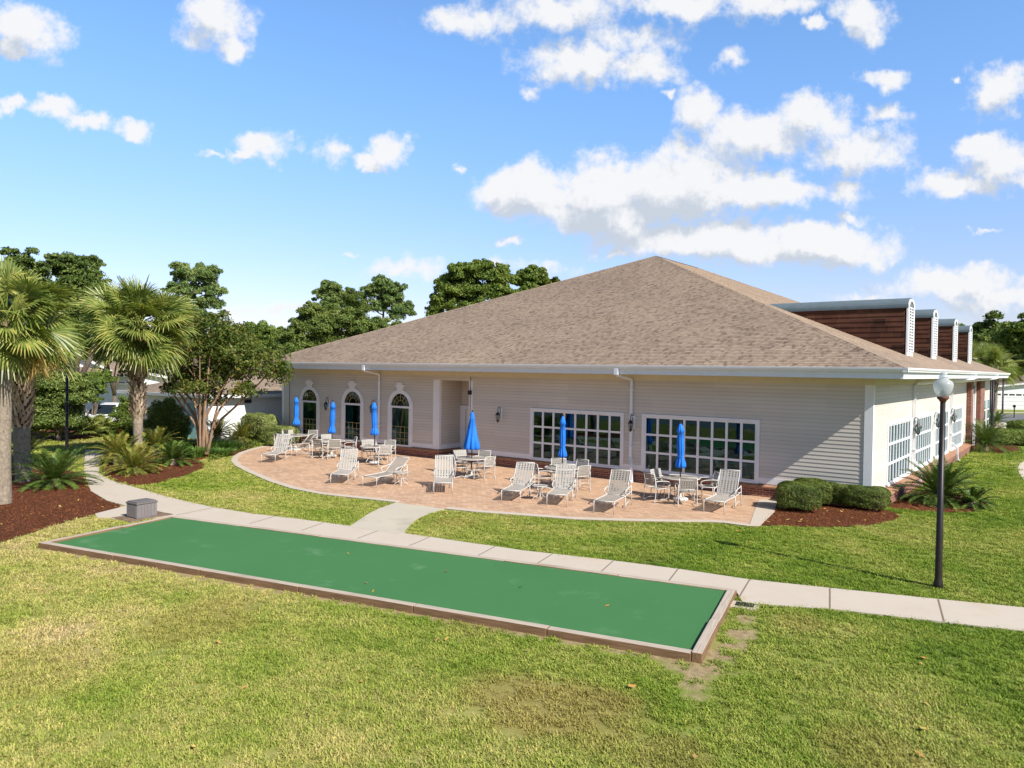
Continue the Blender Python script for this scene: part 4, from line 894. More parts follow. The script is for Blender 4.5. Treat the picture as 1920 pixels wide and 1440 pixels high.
def make_umbrella(seed, H, zc, rmax, loose=False):
    t = thing('patio_umbrella', '', 'umbrella', (0, 0, ZP)); rg = random.Random(seed)
    m = MB(); m.tube([(0, 0, .05), (0, 0, H)], .019, 8); m.lathe([(.0, H), (.03, H+.01), (.028, H+.05), (.0, H+.075)], n=10); m.build('pole', 'black_metal', t, smooth=True)
    m = MB(); m.lathe([(.0, 0), (.25, 0), (.25, .05), (.22, .075), (.06, .10), (.035, .14), (.035, .36), (.0, .36)], n=24); m.build('base', 'white_metal', t, smooth=True)
    Lc = H-zc; k = 8; ph = rg.random()*6; sw = [rg.uniform(-.15, .15) for _ in range(5)]
    def fn(a, z):
        u = (H-z)/Lc; pl = (.14+.34*u)*(abs(math.sin(a*k/2+ph+sw[2]*u*6+.5*math.sin(u*5+ph)))**.7-.55)
        return 1+pl+sw[0]*math.sin(a+u*2.0+ph)+.10*u*math.sin(a*3+ph*2+sw[1])
    if loose: prof = [(.03, H), (.055, H-.06), (.075, H-.2), (.09, H-.30), (.085, H-.31), (.14, H-.7), (.19, H-1.05), (.225, zc+.10), (.215, zc+.02), (.19, zc)]
    else: prof = [(.03, H), (.06, H-.05), (.10, H-.16), (.125, H-.27), (.095, H-.285), (.105, H-.5), (.108, H-.75), (.098, zc+.46), (.085, zc+.36), (.105, zc+.26), (.145, zc+.13), (.15, zc+.06), (.135, zc)]
    prof = [(r*rmax, z) for r, z in prof]; m = MB(); m.lathe(prof, n=64, fn=fn); m.build('canopy', 'blue_canvas', t, smooth=True)
    if not loose:
        m = MB(); m.tube([(.093*rmax*math.cos(a), .093*rmax*math.sin(a), zc+.36+.012*math.sin(2*a)) for a in [2*math.pi*i/20 for i in range(21)]], .012, 5, cap=False); m.build('tie_strap', 'blue_canvas', t)
    return t
def make_side_table():
    t = thing('side_table', '', 'side table', (0, 0, ZP)); m = MB(); m.lathe([(.0, .445), (.23, .445), (.23, .452), (0, .452)], n=28); m.build('table_top', 'table_glass', t)
    m = MB(); m.tube([(.235*math.cos(2*math.pi*k/28), .235*math.sin(2*math.pi*k/28), .447) for k in range(29)], .013, 6, cap=False); m.build('rim', 'white_metal', t, smooth=True)
    for k in range(4):
        a = math.pi/4+k*math.pi/2; c, s = math.cos(a), math.sin(a); l = MB(); l.tube(curve([(c*.2, s*.2, .44), (c*.15, s*.15, .36), (c*.05, s*.05, .26), (c*.09, s*.09, .12), (c*.2, s*.2, .08), (c*.24, s*.24, 0)], 2), .012, 6); l.build('leg', 'white_metal', t, smooth=True)
    return t
def ang(dx, dy): return math.atan2(dy, dx)-math.pi/2      # rotation that turns +Y onto (dx, dy)
# chaises: foot centre, direction to the head, label
mid = lambda a, b: tuple((np.array(W(*a, ZP))+np.array(W(*b, ZP)))/2)
q3 = lambda X, Y: (420+X/4, 660+Y/4); q4 = lambda X, Y: (800+X/4, 660+Y/4); q5 = lambda X, Y: (1080+X/4, 680+Y/4)
CH = [((W(503, 868.5, ZP)), 122, 62, 'strap', 'white chaise lounge at the far end of the patio beside the curving edge'),
      ((W(520, 853, ZP)), 28, 52, 'strap_dusty', 'strap chaise lounge turned sideways, its back raised in front of the first umbrella table'),
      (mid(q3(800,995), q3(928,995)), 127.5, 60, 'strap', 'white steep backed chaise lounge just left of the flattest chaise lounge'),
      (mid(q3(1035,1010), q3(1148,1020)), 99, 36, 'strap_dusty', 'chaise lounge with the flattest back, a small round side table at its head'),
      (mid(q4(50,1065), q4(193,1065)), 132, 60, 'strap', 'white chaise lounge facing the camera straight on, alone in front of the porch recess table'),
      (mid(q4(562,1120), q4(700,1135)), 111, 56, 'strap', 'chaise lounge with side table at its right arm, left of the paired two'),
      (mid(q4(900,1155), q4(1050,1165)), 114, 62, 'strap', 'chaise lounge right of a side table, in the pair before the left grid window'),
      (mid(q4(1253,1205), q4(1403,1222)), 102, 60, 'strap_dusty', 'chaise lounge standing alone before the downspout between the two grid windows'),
      (mid(q5(958,1120), q5(1110,1140)), 95, 64, 'strap', 'chaise lounge nearest the clipped box bushes, right of the last umbrella table')]
for (x, y), a, rec, mt, lab in CH:
    c = make_chaise(R(rec), mt); c.location = (x, y, ZP); c.rotation_euler[2] = R(a)-math.pi/2; tag(c, lab, 'chaise lounge', 'white strap chaise lounges on the patio')
# tables, umbrellas, chairs
tdesc = ['the first arched window and the hedge', 'the second arched window', 'the third arched window', 'the porch recess', 'the left grid window', 'the right grid window']
tpos = [W(*q3(540,625), .745), W(*q3(805,665), .745), W(*q3(1130,708), .745), W(*q4(338,797), .745), W(*q4(1018,868), .745), W(*q5(785,862), .745)]
ulab = ['closed blue umbrella farthest away, before the first arched window by the hedge', 'closed blue umbrella beside the lantern between first and second arched windows', 'closed blue umbrella in front of the downspout between second and third arched windows', 'widest blue umbrella hanging loose like a cone before the porch recess', 'slim closed blue umbrella in front of the left grid window', 'slim closed blue umbrella in front of the right grid window']
proto_t = make_table(); dims = [(2.58, 1.22, .96, 0), (2.48, 1.06, 1., 0), (2.58, 1.20, 1.02, 0), (2.45, 1.05, 1.15, 1), (2.48, 1.08, .86, 0), (2.42, 1.03, .98, 0)]
for i, (x, y) in enumerate(tpos):
    o = proto_t if i == 0 else copy_tree(proto_t); o.location = (x, y, ZP); o.rotation_euler[2] = .3*i; tag(o, 'round glass patio table with white rim before '+tdesc[i], 'patio table', 'round umbrella tables on the patio')
    H, zc, rm, lo = dims[i]; u = make_umbrella(i+2, H, zc, rm, lo); u.location = (x, y, ZP); u.rotation_euler = (R([.6, -.8, .5, .3, 1.0, .6][i]), R([.5, 1.2, -.6, .4, .5, -.5][i]), 0); tag(u, ulab[i], 'umbrella', 'closed blue patio umbrellas')
# chairs: table, pixel of the backrest centre (surveyed at 0.70 m), label
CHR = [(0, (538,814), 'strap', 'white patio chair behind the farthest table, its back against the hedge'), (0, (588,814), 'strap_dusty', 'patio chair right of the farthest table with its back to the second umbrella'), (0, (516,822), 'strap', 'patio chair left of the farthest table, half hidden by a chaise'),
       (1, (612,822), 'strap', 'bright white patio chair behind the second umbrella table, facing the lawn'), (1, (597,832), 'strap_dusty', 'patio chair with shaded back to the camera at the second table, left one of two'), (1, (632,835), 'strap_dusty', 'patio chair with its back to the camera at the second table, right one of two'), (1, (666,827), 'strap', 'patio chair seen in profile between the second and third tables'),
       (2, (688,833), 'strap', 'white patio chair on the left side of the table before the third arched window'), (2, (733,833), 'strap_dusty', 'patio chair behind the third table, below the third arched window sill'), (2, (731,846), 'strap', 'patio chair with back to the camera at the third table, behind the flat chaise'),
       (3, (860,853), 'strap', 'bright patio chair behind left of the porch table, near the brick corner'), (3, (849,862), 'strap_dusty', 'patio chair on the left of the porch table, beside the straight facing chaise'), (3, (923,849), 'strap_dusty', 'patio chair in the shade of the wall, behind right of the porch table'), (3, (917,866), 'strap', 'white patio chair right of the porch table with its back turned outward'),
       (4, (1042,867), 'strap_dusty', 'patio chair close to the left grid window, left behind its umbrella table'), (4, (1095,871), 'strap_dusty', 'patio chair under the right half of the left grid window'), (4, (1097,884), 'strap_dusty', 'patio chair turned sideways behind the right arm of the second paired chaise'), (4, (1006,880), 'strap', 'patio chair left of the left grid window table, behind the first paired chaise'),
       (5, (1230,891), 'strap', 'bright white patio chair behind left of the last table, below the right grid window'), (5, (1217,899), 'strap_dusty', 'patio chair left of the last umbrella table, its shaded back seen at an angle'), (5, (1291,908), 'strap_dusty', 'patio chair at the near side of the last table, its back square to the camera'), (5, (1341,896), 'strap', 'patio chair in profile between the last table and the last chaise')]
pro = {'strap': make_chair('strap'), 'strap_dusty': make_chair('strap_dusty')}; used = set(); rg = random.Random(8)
for ti, q, mt, lab in CHR:
    b = np.array(W(*q, .72)); tp = np.array(tpos[ti]); d = tp-b; L = np.linalg.norm(d)
    if L < .78: b = tp-d/L*.78; d = tp-b; L = .78
    if L > 1.25: b = tp-d/L*1.25; d = tp-b; L = 1.25
    u = d/L; c = b+u*.27; c_ = pro[mt] if mt not in used else copy_tree(pro[mt]); used.add(mt)
    c_.location = (c[0], c[1], ZP); c_.rotation_euler[2] = ang(*u)+rg.uniform(-.22, .22); tag(c_, lab, 'patio chair', 'white strap chairs round the umbrella tables')
st = make_side_table(); st.location = (*W(*q3(1330,905), .47), ZP); tag(st, 'small round side table at the head of the flattest chaise lounge', 'side table', 'small round side tables')
st = copy_tree(st); st.location = (*W(*q4(850,1005), .47), ZP); tag(st, 'small round side table between the two paired chaise lounges', 'side table', 'small round side tables')

# ------------------------------------------------------------------ lamp posts
def lamp_post(loc, H, lab, r=.064, globe=True):
    t = thing('lamp_post', lab, 'lamp post', loc); zc = H-.50 if globe else H
    m = MB(); m.lathe([(r*1.35, -.05), (r*1.35, .10), (r*1.05, .16), (r, .25), (r*.72, zc-.02)], n=18); m.build('post', 'post_paint', t, smooth=True)
    if not globe: return t
    g_ = lambda P: [(a*.81, zc+(b-zc)*.81) for a, b in P]
    m = MB(); m.lathe(g_([(r*1., zc-.10), (r*1.3, zc-.06), (.125, zc-.02), (.13, zc+.02), (.10, zc+.03)]), n=20); m.build('collar', 'rust', t, smooth=True)
    m = MB(); m.lathe(g_([(.10, zc+.02), (.135, zc+.06), (.178, zc+.14), (.205, zc+.23), (.214, zc+.29), (.210, zc+.335), (.19, zc+.375), (.145, zc+.415), (.10, zc+.45), (.085, zc+.475)]), n=32); m.build('globe', 'frosted_globe', t, smooth=True)
    m = MB(); m.lathe(g_([(.10, zc+.47), (.115, zc+.49), (.095, zc+.51), (.075, zc+.545), (.08, zc+.575), (.05, zc+.60), (.0, zc+.61)]), n=16); m.build('finial', 'frosted_globe', t, smooth=True)
    m = MB(); m.lathe(g_([(.05, zc+.02), (.075, zc+.06), (.075, zc+.14), (.03, zc+.17)]), n=14); m.build('lamp_socket', 'grey_plastic', t, smooth=True)
    return t
lamp_post((*W(1759,1103), 0), 4.17, 'tall dark lamp post with frosted acorn globe beside the concrete walk')
lamp_post((*W(125.5,856), 0), 4.3, 'thin dark lamp post behind the left palms, near the bend of the walk', .07)
# ------------------------------------------------------------------ deck box with its stone pad, drain
A, B, C_ = (np.array(W(*q)) for q in ((241,971), (256,977), (291,971)))
rz = math.atan2(*(C_-B)[::-1]); bx_ = thing('deck_box', 'small grey plastic deck box with ribbed sides at the end of the green court', 'deck box', (*(B), .045), rz)
w, d, h = .60, .52, .42
m = MB(); m.box((.02, .02, 0), (w-.02, d-.02, h-.06))
for k in range(6): m.box((.05+k*.09, .008, .03), (.115+k*.09, .02, h-.08))
for k in range(5): m.box((.008, .05+k*.09, .03), (.02, .115+k*.09, h-.08)); 
m.build('body', 'grey_plastic', bx_, bevel=.004)
m = MB(); m.box((0, 0, h-.055), (w, d, h-.01)); m.box((.03, .03, h-.01), (w-.03, d-.03, h+.015)); m.build('lid', 'grey_plastic_dark', bx_, bevel=.012)
pv = thing('stone_pad', 'brown paver pad under the grey deck box', 'paving', (*B, 0), rz); m = MB()
for i in range(4):
    for j in range(3): m.box((-.22+i*.30, -.12+j*.30, .0), (.07+i*.30, .17+j*.30, .042+.003*((i+j) % 2)))
m.build('paver', 'paver_brown', pv, bevel=.006)
dx, dy = W(1396,1136); gr = thing('drain_grate', 'small dark drain grate in a pale concrete collar by the court corner', 'drain', (dx, dy, 0), R(13))
m = MB(); m.box((-.26, -.2, -.05), (.24, .17, .022)); m.build('collar', 'concrete', gr, bevel=.01)
m = MB(); m.box((-.15, -.11, .022), (.15, .11, .026)); [m.box((-.14+k*.035, -.10, .026), (-.12+k*.035, .10, .034)) for k in range(9)]; m.build('grate', 'grate', gr)
# ------------------------------------------------------------------ vegetation
rng = np.random.default_rng(11)
def unit(n):
    v = rng.normal(size=(n, 3)); return v/np.linalg.norm(v, axis=1, keepdims=True)
def leaf_quads(C, N, size, asp=.5, jit=.9):
    "one folded-less quad per leaf; N = rough facing"
    n = len(C); T = unit(n); N = N+unit(n)*jit; N /= np.linalg.norm(N, axis=1, keepdims=True)+1e-9
    T = T-N*(T*N).sum(1, keepdims=True); T /= np.linalg.norm(T, axis=1, keepdims=True)+1e-9; B = np.cross(N, T)
    l = size*(.6+.8*rng.random((n, 1))); w = l*asp
    V = np.stack([C-T*l, C+B*w-T*l*.1, C+T*l, C-B*w+T*l*.05], 1)
    return V.reshape(-1, 3)
def crown_points(blobs, n, shell=.45, under=.35):
    "points in the outer shell of overlapping blobs (x,y,z,rx,ry,rz)"
    B = np.array(blobs, float); vol = (B[:, 3]*B[:, 4]*B[:, 5])**(2/3); k = rng.choice(len(B), n, p=vol/vol.sum()); d = unit(n)
    d[:, 2] = np.where(d[:, 2] < -under, -d[:, 2]*.6, d[:, 2]); r = (1-shell*rng.random(n)**1.5)[:, None]
    r = r*np.where(rng.random(n) < .12, 1+.22*rng.random(n), 1.)[:, None]; P = B[k, :3]+d*B[k, 3:6]*r; N = d/B[k, 3:6]; N /= np.linalg.norm(N, axis=1, keepdims=True)
    keep = np.ones(n, bool)
    for b in B:      # drop points deep inside any blob
        q = (P-b[:3])/b[3:6]; keep &= (q*q).sum(1) > .22
    return P[keep], N[keep]
def clumpy(blobs, k, rs=(.25, .45), squash=.8, core=.72):
    "break each blob into smaller leaf clumps sitting on its surface: an uneven outline with gaps"
    out = [(*b[:3], b[3]*core, b[4]*core, b[5]*core) for b in blobs] if core else []
    for b in blobs:
        d = unit(k); d[:, 2] = np.where(d[:, 2] < -.4, -d[:, 2], d[:, 2]); s = rs[0]+(rs[1]-rs[0])*rng.random(k); f = .55+.45*rng.random(k)
        m = (b[3]*b[4]*b[5])**(1/3)
        for i in range(k): out.append((b[0]+d[i, 0]*b[3]*f[i], b[1]+d[i, 1]*b[4]*f[i], b[2]+d[i, 2]*b[5]*f[i], m*s[i], m*s[i], m*s[i]*squash))
    return out
def limb_path(a, b, bend=.12, n=5):
    a, b = np.array(a, float), np.array(b, float); L = np.linalg.norm(b-a); o = rng.normal(size=3)*L*bend*.5
    return [a+(b-a)*t+o*math.sin(math.pi*t)+np.array([0, 0, L*.05*math.sin(math.pi*t)]) for t in np.linspace(0, 1, n)]
def tree(name, label, cat, loc, blobs, n, size, mat, trunk_r=.2, bark='trunk_bark', group=None, asp=.5, clumps=0, rs=(.25, .45), limbs=6, split=.3, shell=.5, under=.35):
    t = thing(name, label, cat, (loc[0], loc[1], 0), 0, group)
    ctr = np.array([b[:3] for b in blobs]).mean(0); bb = clumpy(blobs, clumps*2, (rs[0]*.72, rs[1]*.8)) if clumps else blobs
    P, N = crown_points(bb, int(n*2.7), shell, under); V = leaf_quads(P, N, size*.68, asp); npmesh('crown', V, np.arange(len(V)).reshape(-1, 4), mat, t)
    if trunk_r:
        m = MB(); zs = max(.4, ctr[2]*split); m.tube([(0, 0, -.1), (.02, .0, zs*.5), (ctr[0]*.1, ctr[1]*.1, zs)], [trunk_r*1.25, trunk_r, trunk_r*.85], 9)
        for k in range(limbs):
            b = blobs[k % len(blobs)]; e = np.array(b[:3])+unit(1)[0]*np.array(b[3:6])*.4; m.tube(limb_path((ctr[0]*.1, ctr[1]*.1, zs*.95), e), np.linspace(trunk_r*.6, trunk_r*.12, 5), 6)
        m.build('trunk', bark, t, smooth=True)
    return t
def needle_tree(name, label, loc, H, blobs, n, size, group=None, mat='pine_leaf', r=.22):
    t = thing(name, label, 'tree', (loc[0], loc[1], 0), 0, group); bb = clumpy(blobs, 14, (.24, .42), .8, .62)
    P, N = crown_points(bb, int(n*2.3), .55, .6); V = leaf_quads(P, N, size*.70, .3, 1.2); npmesh('crown', V, np.arange(len(V)).reshape(-1, 4), mat, t)
    m = MB(); m.tube([(0, 0, -.1), (.1, 0, H*.35), (-.1, .05, H*.7), (0, 0, H*.95)], [r*1.2, r, r*.75, r*.2], 8)
    for b in blobs:
        z = max(H*.3, b[2]-.6*abs(b[0])-.4); m.tube(limb_path((0, 0, z), (b[0], b[1], b[2]-.1), .1), np.linspace(r*.45, r*.12, 5), 5)
    m.build('trunk', 'trunk_bark', t, smooth=True); return t
# ---- fan palms
def fan(origin, az, el, L, R_, droop, roll=0.):
    "petiole and pleated fan; returns verts, quads"
    V, F = [], []; o = np.array(origin); h = np.array([math.cos(az), math.sin(az), 0]); up = np.array([0, 0, 1.]); sd_ = np.array([-math.sin(az), math.cos(az), 0])
    d = h*math.cos(el)+up*math.sin(el); nrm = -h*math.sin(el)+up*math.cos(el)
    p = [o+d*L*t-up*droop*L*.25*t*t for t in (0, .33, .66, 1)]
    for k in range(3):
        w = sd_*(.03-.006*k); i = len(V); V += [p[k]-w, p[k]+w, p[k+1]+w*.8, p[k+1]-w*.8]; F.append((i, i+1, i+2, i+3))
    tip = p[-1]; dd = p[-1]-p[-2]; dd /= np.linalg.norm(dd); nn = np.cross(dd, sd_)*-1
    if nn@nrm < 0: nn = -nn
    sd_, nn = sd_*math.cos(roll)+nn*math.sin(roll), nn*math.cos(roll)-sd_*math.sin(roll)
    ns = 38
    for k in range(ns):
        a = (k/(ns-1)*2-1)*1.95; rl = R_*(1-.20*abs(a)/2)*(.92+.16*rng.random()); hd = dd*math.cos(a)+sd_*math.sin(a)
        base = tip+dd*.12*(1-abs(a)/2); fold = .03*(1 if k % 2 else -1)
        pts = []
        for q in (0.04, .45, .78, 1.0):
            g = (droop*.8+.16)*(q**2.8)*rl*(.36+.26*rng.random()); cst = .22*q*q*rl*(1-abs(a)/2.2); pts.append(base+hd*rl*q-up*g-nn*cst*.4+nn*.10*math.sin(q*2.5)*abs(a)/2)
        wv = np.cross(hd, nn); wv /= np.linalg.norm(wv)+1e-9; ws = [.013, .029, .019, .003]
        for j in range(3):
            i = len(V); V += [pts[j]-wv*ws[j]+nn*fold*.3, pts[j]+wv*ws[j]-nn*fold*.3, pts[j+1]+wv*ws[j+1]-nn*fold*.3, pts[j+1]-wv*ws[j+1]+nn*fold*.3]; F.append((i, i+1, i+2, i+3))
    return V, F
def palm(label, loc, path, rad, rcrown, nf, boots, group='cabbage palms by the left bed', dry=4, seed=0):
    global rng
    rng = np.random.default_rng(seed); t = thing('palm_tree', label, 'palm tree', (loc[0], loc[1], 0), 0, group)
    m = MB(); pp = smoothpoly([np.array(p, float) for p in path], 2, False); n = len(pp); rr_ = np.interp(np.linspace(0, 1, n), np.linspace(0, 1, len(rad)), rad); cut = [k for k in range(n) if pp[k][2] <= boots[0]+.25]; m.tube([pp[k] for k in cut], [rr_[k] for k in cut], 14); m.build('trunk', 'palm_bark', t, smooth=True)
    m = MB(); k0 = cut[-1]; m.tube(pp[k0:], [r*.9 for r in rr_[k0:]], 14); m.build('fibre_sheath', 'palm_fibre', t, smooth=True)
    top = np.array(path[-1], float); z0, z1 = boots; V, F = [], []; Z = np.array([p[2] for p in pp])
    nb = int((z1-z0)/.058)*4
    for k in range(nb):
        z = z0+(z1-z0)*k/nb; a = k*2.399; c = np.array([np.interp(z, Z, [p[0] for p in pp]), np.interp(z, Z, [p[1] for p in pp]), z]); r = np.interp(z, Z, rr_)
        h = np.array([math.cos(a), math.sin(a), 0]); s = np.array([-math.sin(a), math.cos(a), 0]); L = .22+.20*rng.random(); out = .12+.16*rng.random(); w = .055+.02*rng.random()
        b0 = c+h*(r-.03); b1 = b0+h*out*.5+np.array([0, 0, L*.55])+s*.03*rng.normal(); b2 = b0+h*out+np.array([0, 0, L])+s*.06*rng.normal(); i = len(V)
        V += [b0-s*w, b0+s*w, b1+s*w*.7, b1-s*w*.7, b2+s*w*.35, b2-s*w*.35, b0+h*.05, b1+h*.05]
        F += [(i, i+1, i+2, i+3), (i+3, i+2, i+4, i+5), (i, i+6, i+7, i+3), (i+6, i+1, i+2, i+7)]
    npmesh('leaf_base', np.array(V), F, 'palm_boot', t)
    V, F = [], []; DV, DF = [], []
    for k in range(nf):
        u = min(.99, max(.01, (k+.5)/nf+rng.normal()*.10)); el = math.asin(max(-1, min(1, .99-1.42*u)))+rng.normal()*.14; az = k*2.39996+rng.normal()*.3; L = rcrown*(.40+.16*rng.random())*(1-.3*(u < .2)); R_ = rcrown*(.42+.08*rng.random())
        o = top+np.array([0, 0, .25-.55*u])+.10*np.array([math.cos(az), math.sin(az), 0]); v, f = fan(o, az, el, L*(1.05-.35*u*u), R_*(1.0+.05*u), .12+.34*u, rng.normal()*.75)
        if k >= nf-dry and dry: b = len(DV); DV += v; DF += [tuple(b+q for q in ff) for ff in f]
        else: b = len(V); V += v; F += [tuple(b+q for q in ff) for ff in f]
    npmesh('crown', np.array(V), F, 'palm_leaf', t)
    if DV: npmesh('dry_fronds', np.array(DV), DF, 'palm_dry', t)
    return t
p1 = W(3, 945); palm('leaning cabbage palm at the left picture edge with smooth near trunk', p1, [(0, 0, -.1), (-.02, .0, 1.5), (-.04, .05, 3.0), (-.08, .1, 5.3)], [.27, .235, .22, .22], 2.0, 54, (4.9, 5.2), seed=21)
p2 = W(43, 903); palm('cabbage palm just behind the leftmost one, trunk bending towards the dark sago', p2, [(.12, 0, -.1), (-.10, .0, 1.0), (-.28, .05, 2.4), (-.12, .1, 5.0)], [.27, .25, .27, .30], 2.0, 56, (1.8, 4.9), dry=3, seed=22)
p3 = W(258, 868); palm('cabbage palm standing free in the island bed, full round crown above a shaggy trunk', p3, [(0, 0, -.1), (.02, 0, 1.4), (-.03, .0, 3.0), (.0, 0, 5.6)], [.19, .18, .23, .28], 2.45, 84, (1.75, 5.5), dry=2, seed=23)
# ---- cycads (sago palms)
def cycad(label, loc, R_, nf, mat='cycad_dark', hstem=.2, name='sago_palm', group='sago palms in the planting beds', seed=0, flat=0., lw=1.):
    global rng
    rng = np.random.default_rng(seed); t = thing(name, label, 'sago palm', (loc[0], loc[1], 0), 0, group); V, F = [], []
    nf = int(nf*1.35)
    for k in range(nf):
        u = (k+.5)/nf; el = math.radians(82-100*u-flat*20)+rng.normal()*.08; az = k*2.39996+rng.normal()*.1; L = R_*(.92+.2*rng.random())*(1.0 if u > .2 else .82); h = np.array([math.cos(az), math.sin(az), 0]); s = np.array([-math.sin(az), math.cos(az), 0]); up = np.array([0, 0, 1.])
        o = np.array([0, 0, hstem])+h*.07; n = 26; P = []; e = el; p = o.copy()
        for j in range(n+1):
            P.append(p.copy()); p = p+(h*math.cos(e)+up*math.sin(e))*L/n; e -= (.85 if u > .3 else .6)/n*(.5+j/n)
        for j in range(1, n):
            d = P[j+1]-P[j-1]; d /= np.linalg.norm(d); nn = np.cross(s, d)*-1; w = .017*lw; ll = .155*R_/1.2*math.sin(math.pi*min(1, (j+2)/(n+1)))**.6+.02
            for sd_ in (-1, 1):
                b = P[j]; q = s*sd_*.80+d*.6+nn*.22; q /= np.linalg.norm(q); tip = b+q*ll+rng.normal(size=3)*.012; md_ = b+q*ll*.5+nn*.014; i = len(V)
                V += [b-d*w*.6, b+d*w*.6, md_+d*w, md_-d*w, tip+d*.002, tip-d*.002]; F += [(i, i+1, i+2, i+3), (i+3, i+2, i+4, i+5)]
        for j in range(0, n, 2):
            i = len(V); V += [P[j]-s*.01, P[j]+s*.01, P[min(n, j+2)]+s*.008, P[min(n, j+2)]-s*.008]; F.append((i, i+1, i+2, i+3))
    npmesh('fronds', np.array(V), F, mat, t); m = MB(); m.lathe([(.17, -.05), (.2, .1), (.19, hstem*.8), (.1, hstem+.08), (0, hstem+.1)], n=12); m.build('stem', 'palm_boot', t); return t
cycad('dark green sago palm on the red mulch beside the left palm trunks', W(103, 913), 1.40, 56, seed=31, hstem=.22)
cycad('largest sago palm in the island bed, yellowing fronds at the walk edge', W(252, 888), 1.15, 50, 'cycad_gold', seed=32)
cycad('pale yellow sago palm left behind the free standing palm trunk', W(222, 872), 1.25, 46, 'cycad_gold', seed=33, hstem=.4)
cycad('green sago palm right of the free standing palm, near the lawn edge', W(325, 872), 1.05, 44, 'cycad_dark', seed=34)
cycad('golden sago palm behind the free standing palm trunk', W(292, 852), 1.15, 38, 'cycad_gold', seed=35, hstem=.4)
cycad('bronze tipped sago palm between hedge and lilyturf', W(456, 828), 1.15, 50, 'cycad_gold', seed=36)
cycad('small sago palm with orange tips against the white annex wall', W(407, 834), 1.1, 40, 'cycad_gold', seed=37, hstem=.5)
cycad('big glossy sago palm at the clubhouse corner right of the grid windows', W(1763, 944), 1.42, 60, 'cycad_dark', seed=38, hstem=.28, lw=1.2)
cycad('low sago pup growing at the right of the big corner sago', W(1822, 952), .72, 26, 'cycad_dark', seed=39, hstem=.12)
cycad('sago palm by the brick piers of the side entrance', W(1846, 846), 1.75, 54, 'cycad_dark', seed=40, hstem=.35)
cycad('bright low sago at the far left edge beside the palm trunk', W(45, 868), 1.1, 36, 'cycad_gold', seed=41, hstem=.3)
cycad('sago palm by the distant drive right of the clubhouse corner', W(1868, 800), 1.2, 26, 'cycad_dark', seed=42, hstem=.4)
rng = np.random.default_rng(50)
# ---- crape myrtle with many stems
def crape():
    t = thing('crape_myrtle', 'multi stemmed crape myrtle with spreading rusty green crown left of the clubhouse', 'tree', (*D(382, 36.8), 0)); m = MB()
    ax = np.array([CR[0], CR[1], 0]); ax /= np.linalg.norm(ax); ay = np.array([-ax[1], ax[0], 0]); blobs = []
    KS = .91
    st_ = [(-2.9, .3, 4.6), (-2.2, -.8, 4.9), (-1.4, .8, 5.6), (-.7, -.6, 6.0), (.0, .7, 6.1), (.7, -.7, 5.9), (1.4, .6, 5.6), (2.1, -.5, 4.9), (3.0, .4, 4.5), (3.6, -.5, 4.1), (.3, -1.2, 5.0), (-2.5, .9, 4.1)]
    for k, (a, b, z) in enumerate(st_):
        e = ax*a*KS+ay*b*KS+np.array([0, 0, z*.95]); f = np.array([.22*math.cos(k*2.4), .22*math.sin(k*2.4), -.05]); md_ = f+np.array([0, 0, 1.3+.4*(k % 3)])+ax*a*.13+ay*b*.13
        pth = smoothpoly([f, md_, md_*.55+e*.45+np.array([0, 0, -.1]), e], 2, False); m.tube(pth, np.linspace(.095 if k % 2 else .075, .016, len(pth)), 7)
        for j in range(5):
            q = pth[int(len(pth)*(.5+.09*j))]; e2 = q+unit(1)[0]*np.array([.9, .9, .4])+np.array([0, 0, .55]); m.tube(limb_path(q, e2, .15, 4), np.linspace(.022, .007, 4), 5); blobs.append((*e2, .55, .55, .42))
        blobs.append((*e, .95, .95, .7)); 
    for a, b, z, r in [(-3.0, 0, 4.3, .9), (-1.6, 0, 5.0, 1.1), (0, 0, 5.3, 1.2), (1.5, .2, 5.0, 1.1), (2.8, 0, 4.3, 1.0), (3.6, .2, 3.7, .8), (-3.6, .3, 3.9, .7)]: blobs.append((*(ax*a*KS+ay*b+np.array([0, 0, z*.94])), r*.92, r*.92, r*.64))
    m.build('trunk', 'crape_bark', t, smooth=True); P, N = crown_points(clumpy(blobs, 6, (.35, .6), .8, .85), 37000, .7, .7); V = leaf_quads(P, N, .078, .5, 1.1); npmesh('crown', V, np.arange(len(V)).reshape(-1, 4), 'crape_leaf', t)
crape()
rng = np.random.default_rng(51)
# ---- trees behind, each with its own outline
def G_(x, d): return D(x, d)
def bl(x, d, items):
    "blobs surveyed as (pixel x, pixel y, radius in m): around a tree that stands at column x, distance d"
    c = np.array(G_(x, d)); out = []
    for (X, Y, r, *e) in items:
        p = np.array(G_(X, d+(e[0] if e else 0))); out.append((p[0]-c[0], p[1]-c[1], ZH(X, Y, d), r, r, r*(.8 if len(e) < 2 else e[1])))
    return c, out
def bigtree(name, lab, x, d, items, n, size, mat, **k):
    c, b = bl(x, d, items); return tree(name, lab, 'tree', c, b, n, size, mat, **k)
bigtree('oak_tree', 'dark live oak rising behind the left palms with twiggy top', 145, 58, [(150,520,2.0),(125,560,2.1),(175,555,2.0),(95,590,2.2),(60,520,1.6),(40,500,1.4),(30,545,1.8),(140,610,2.4),(190,600,1.8),(110,500,1.1),(165,497,1.0)], 22000, .15, 'oak_leaf', trunk_r=.35, clumps=8, rs=(.22,.42), group='trees behind the clubhouse')
bigtree('oak_tree', 'leafy tree filling the gap between free standing palm and crape myrtle', 215, 62, [(215,630,2.6),(180,650,2.4),(255,640,2.2),(230,600,1.6),(160,625,2.0),(200,668,2.0),(235,668,1.8)], 16000, .17, 'bright_leaf', trunk_r=.16, clumps=7, group='trees behind the clubhouse')
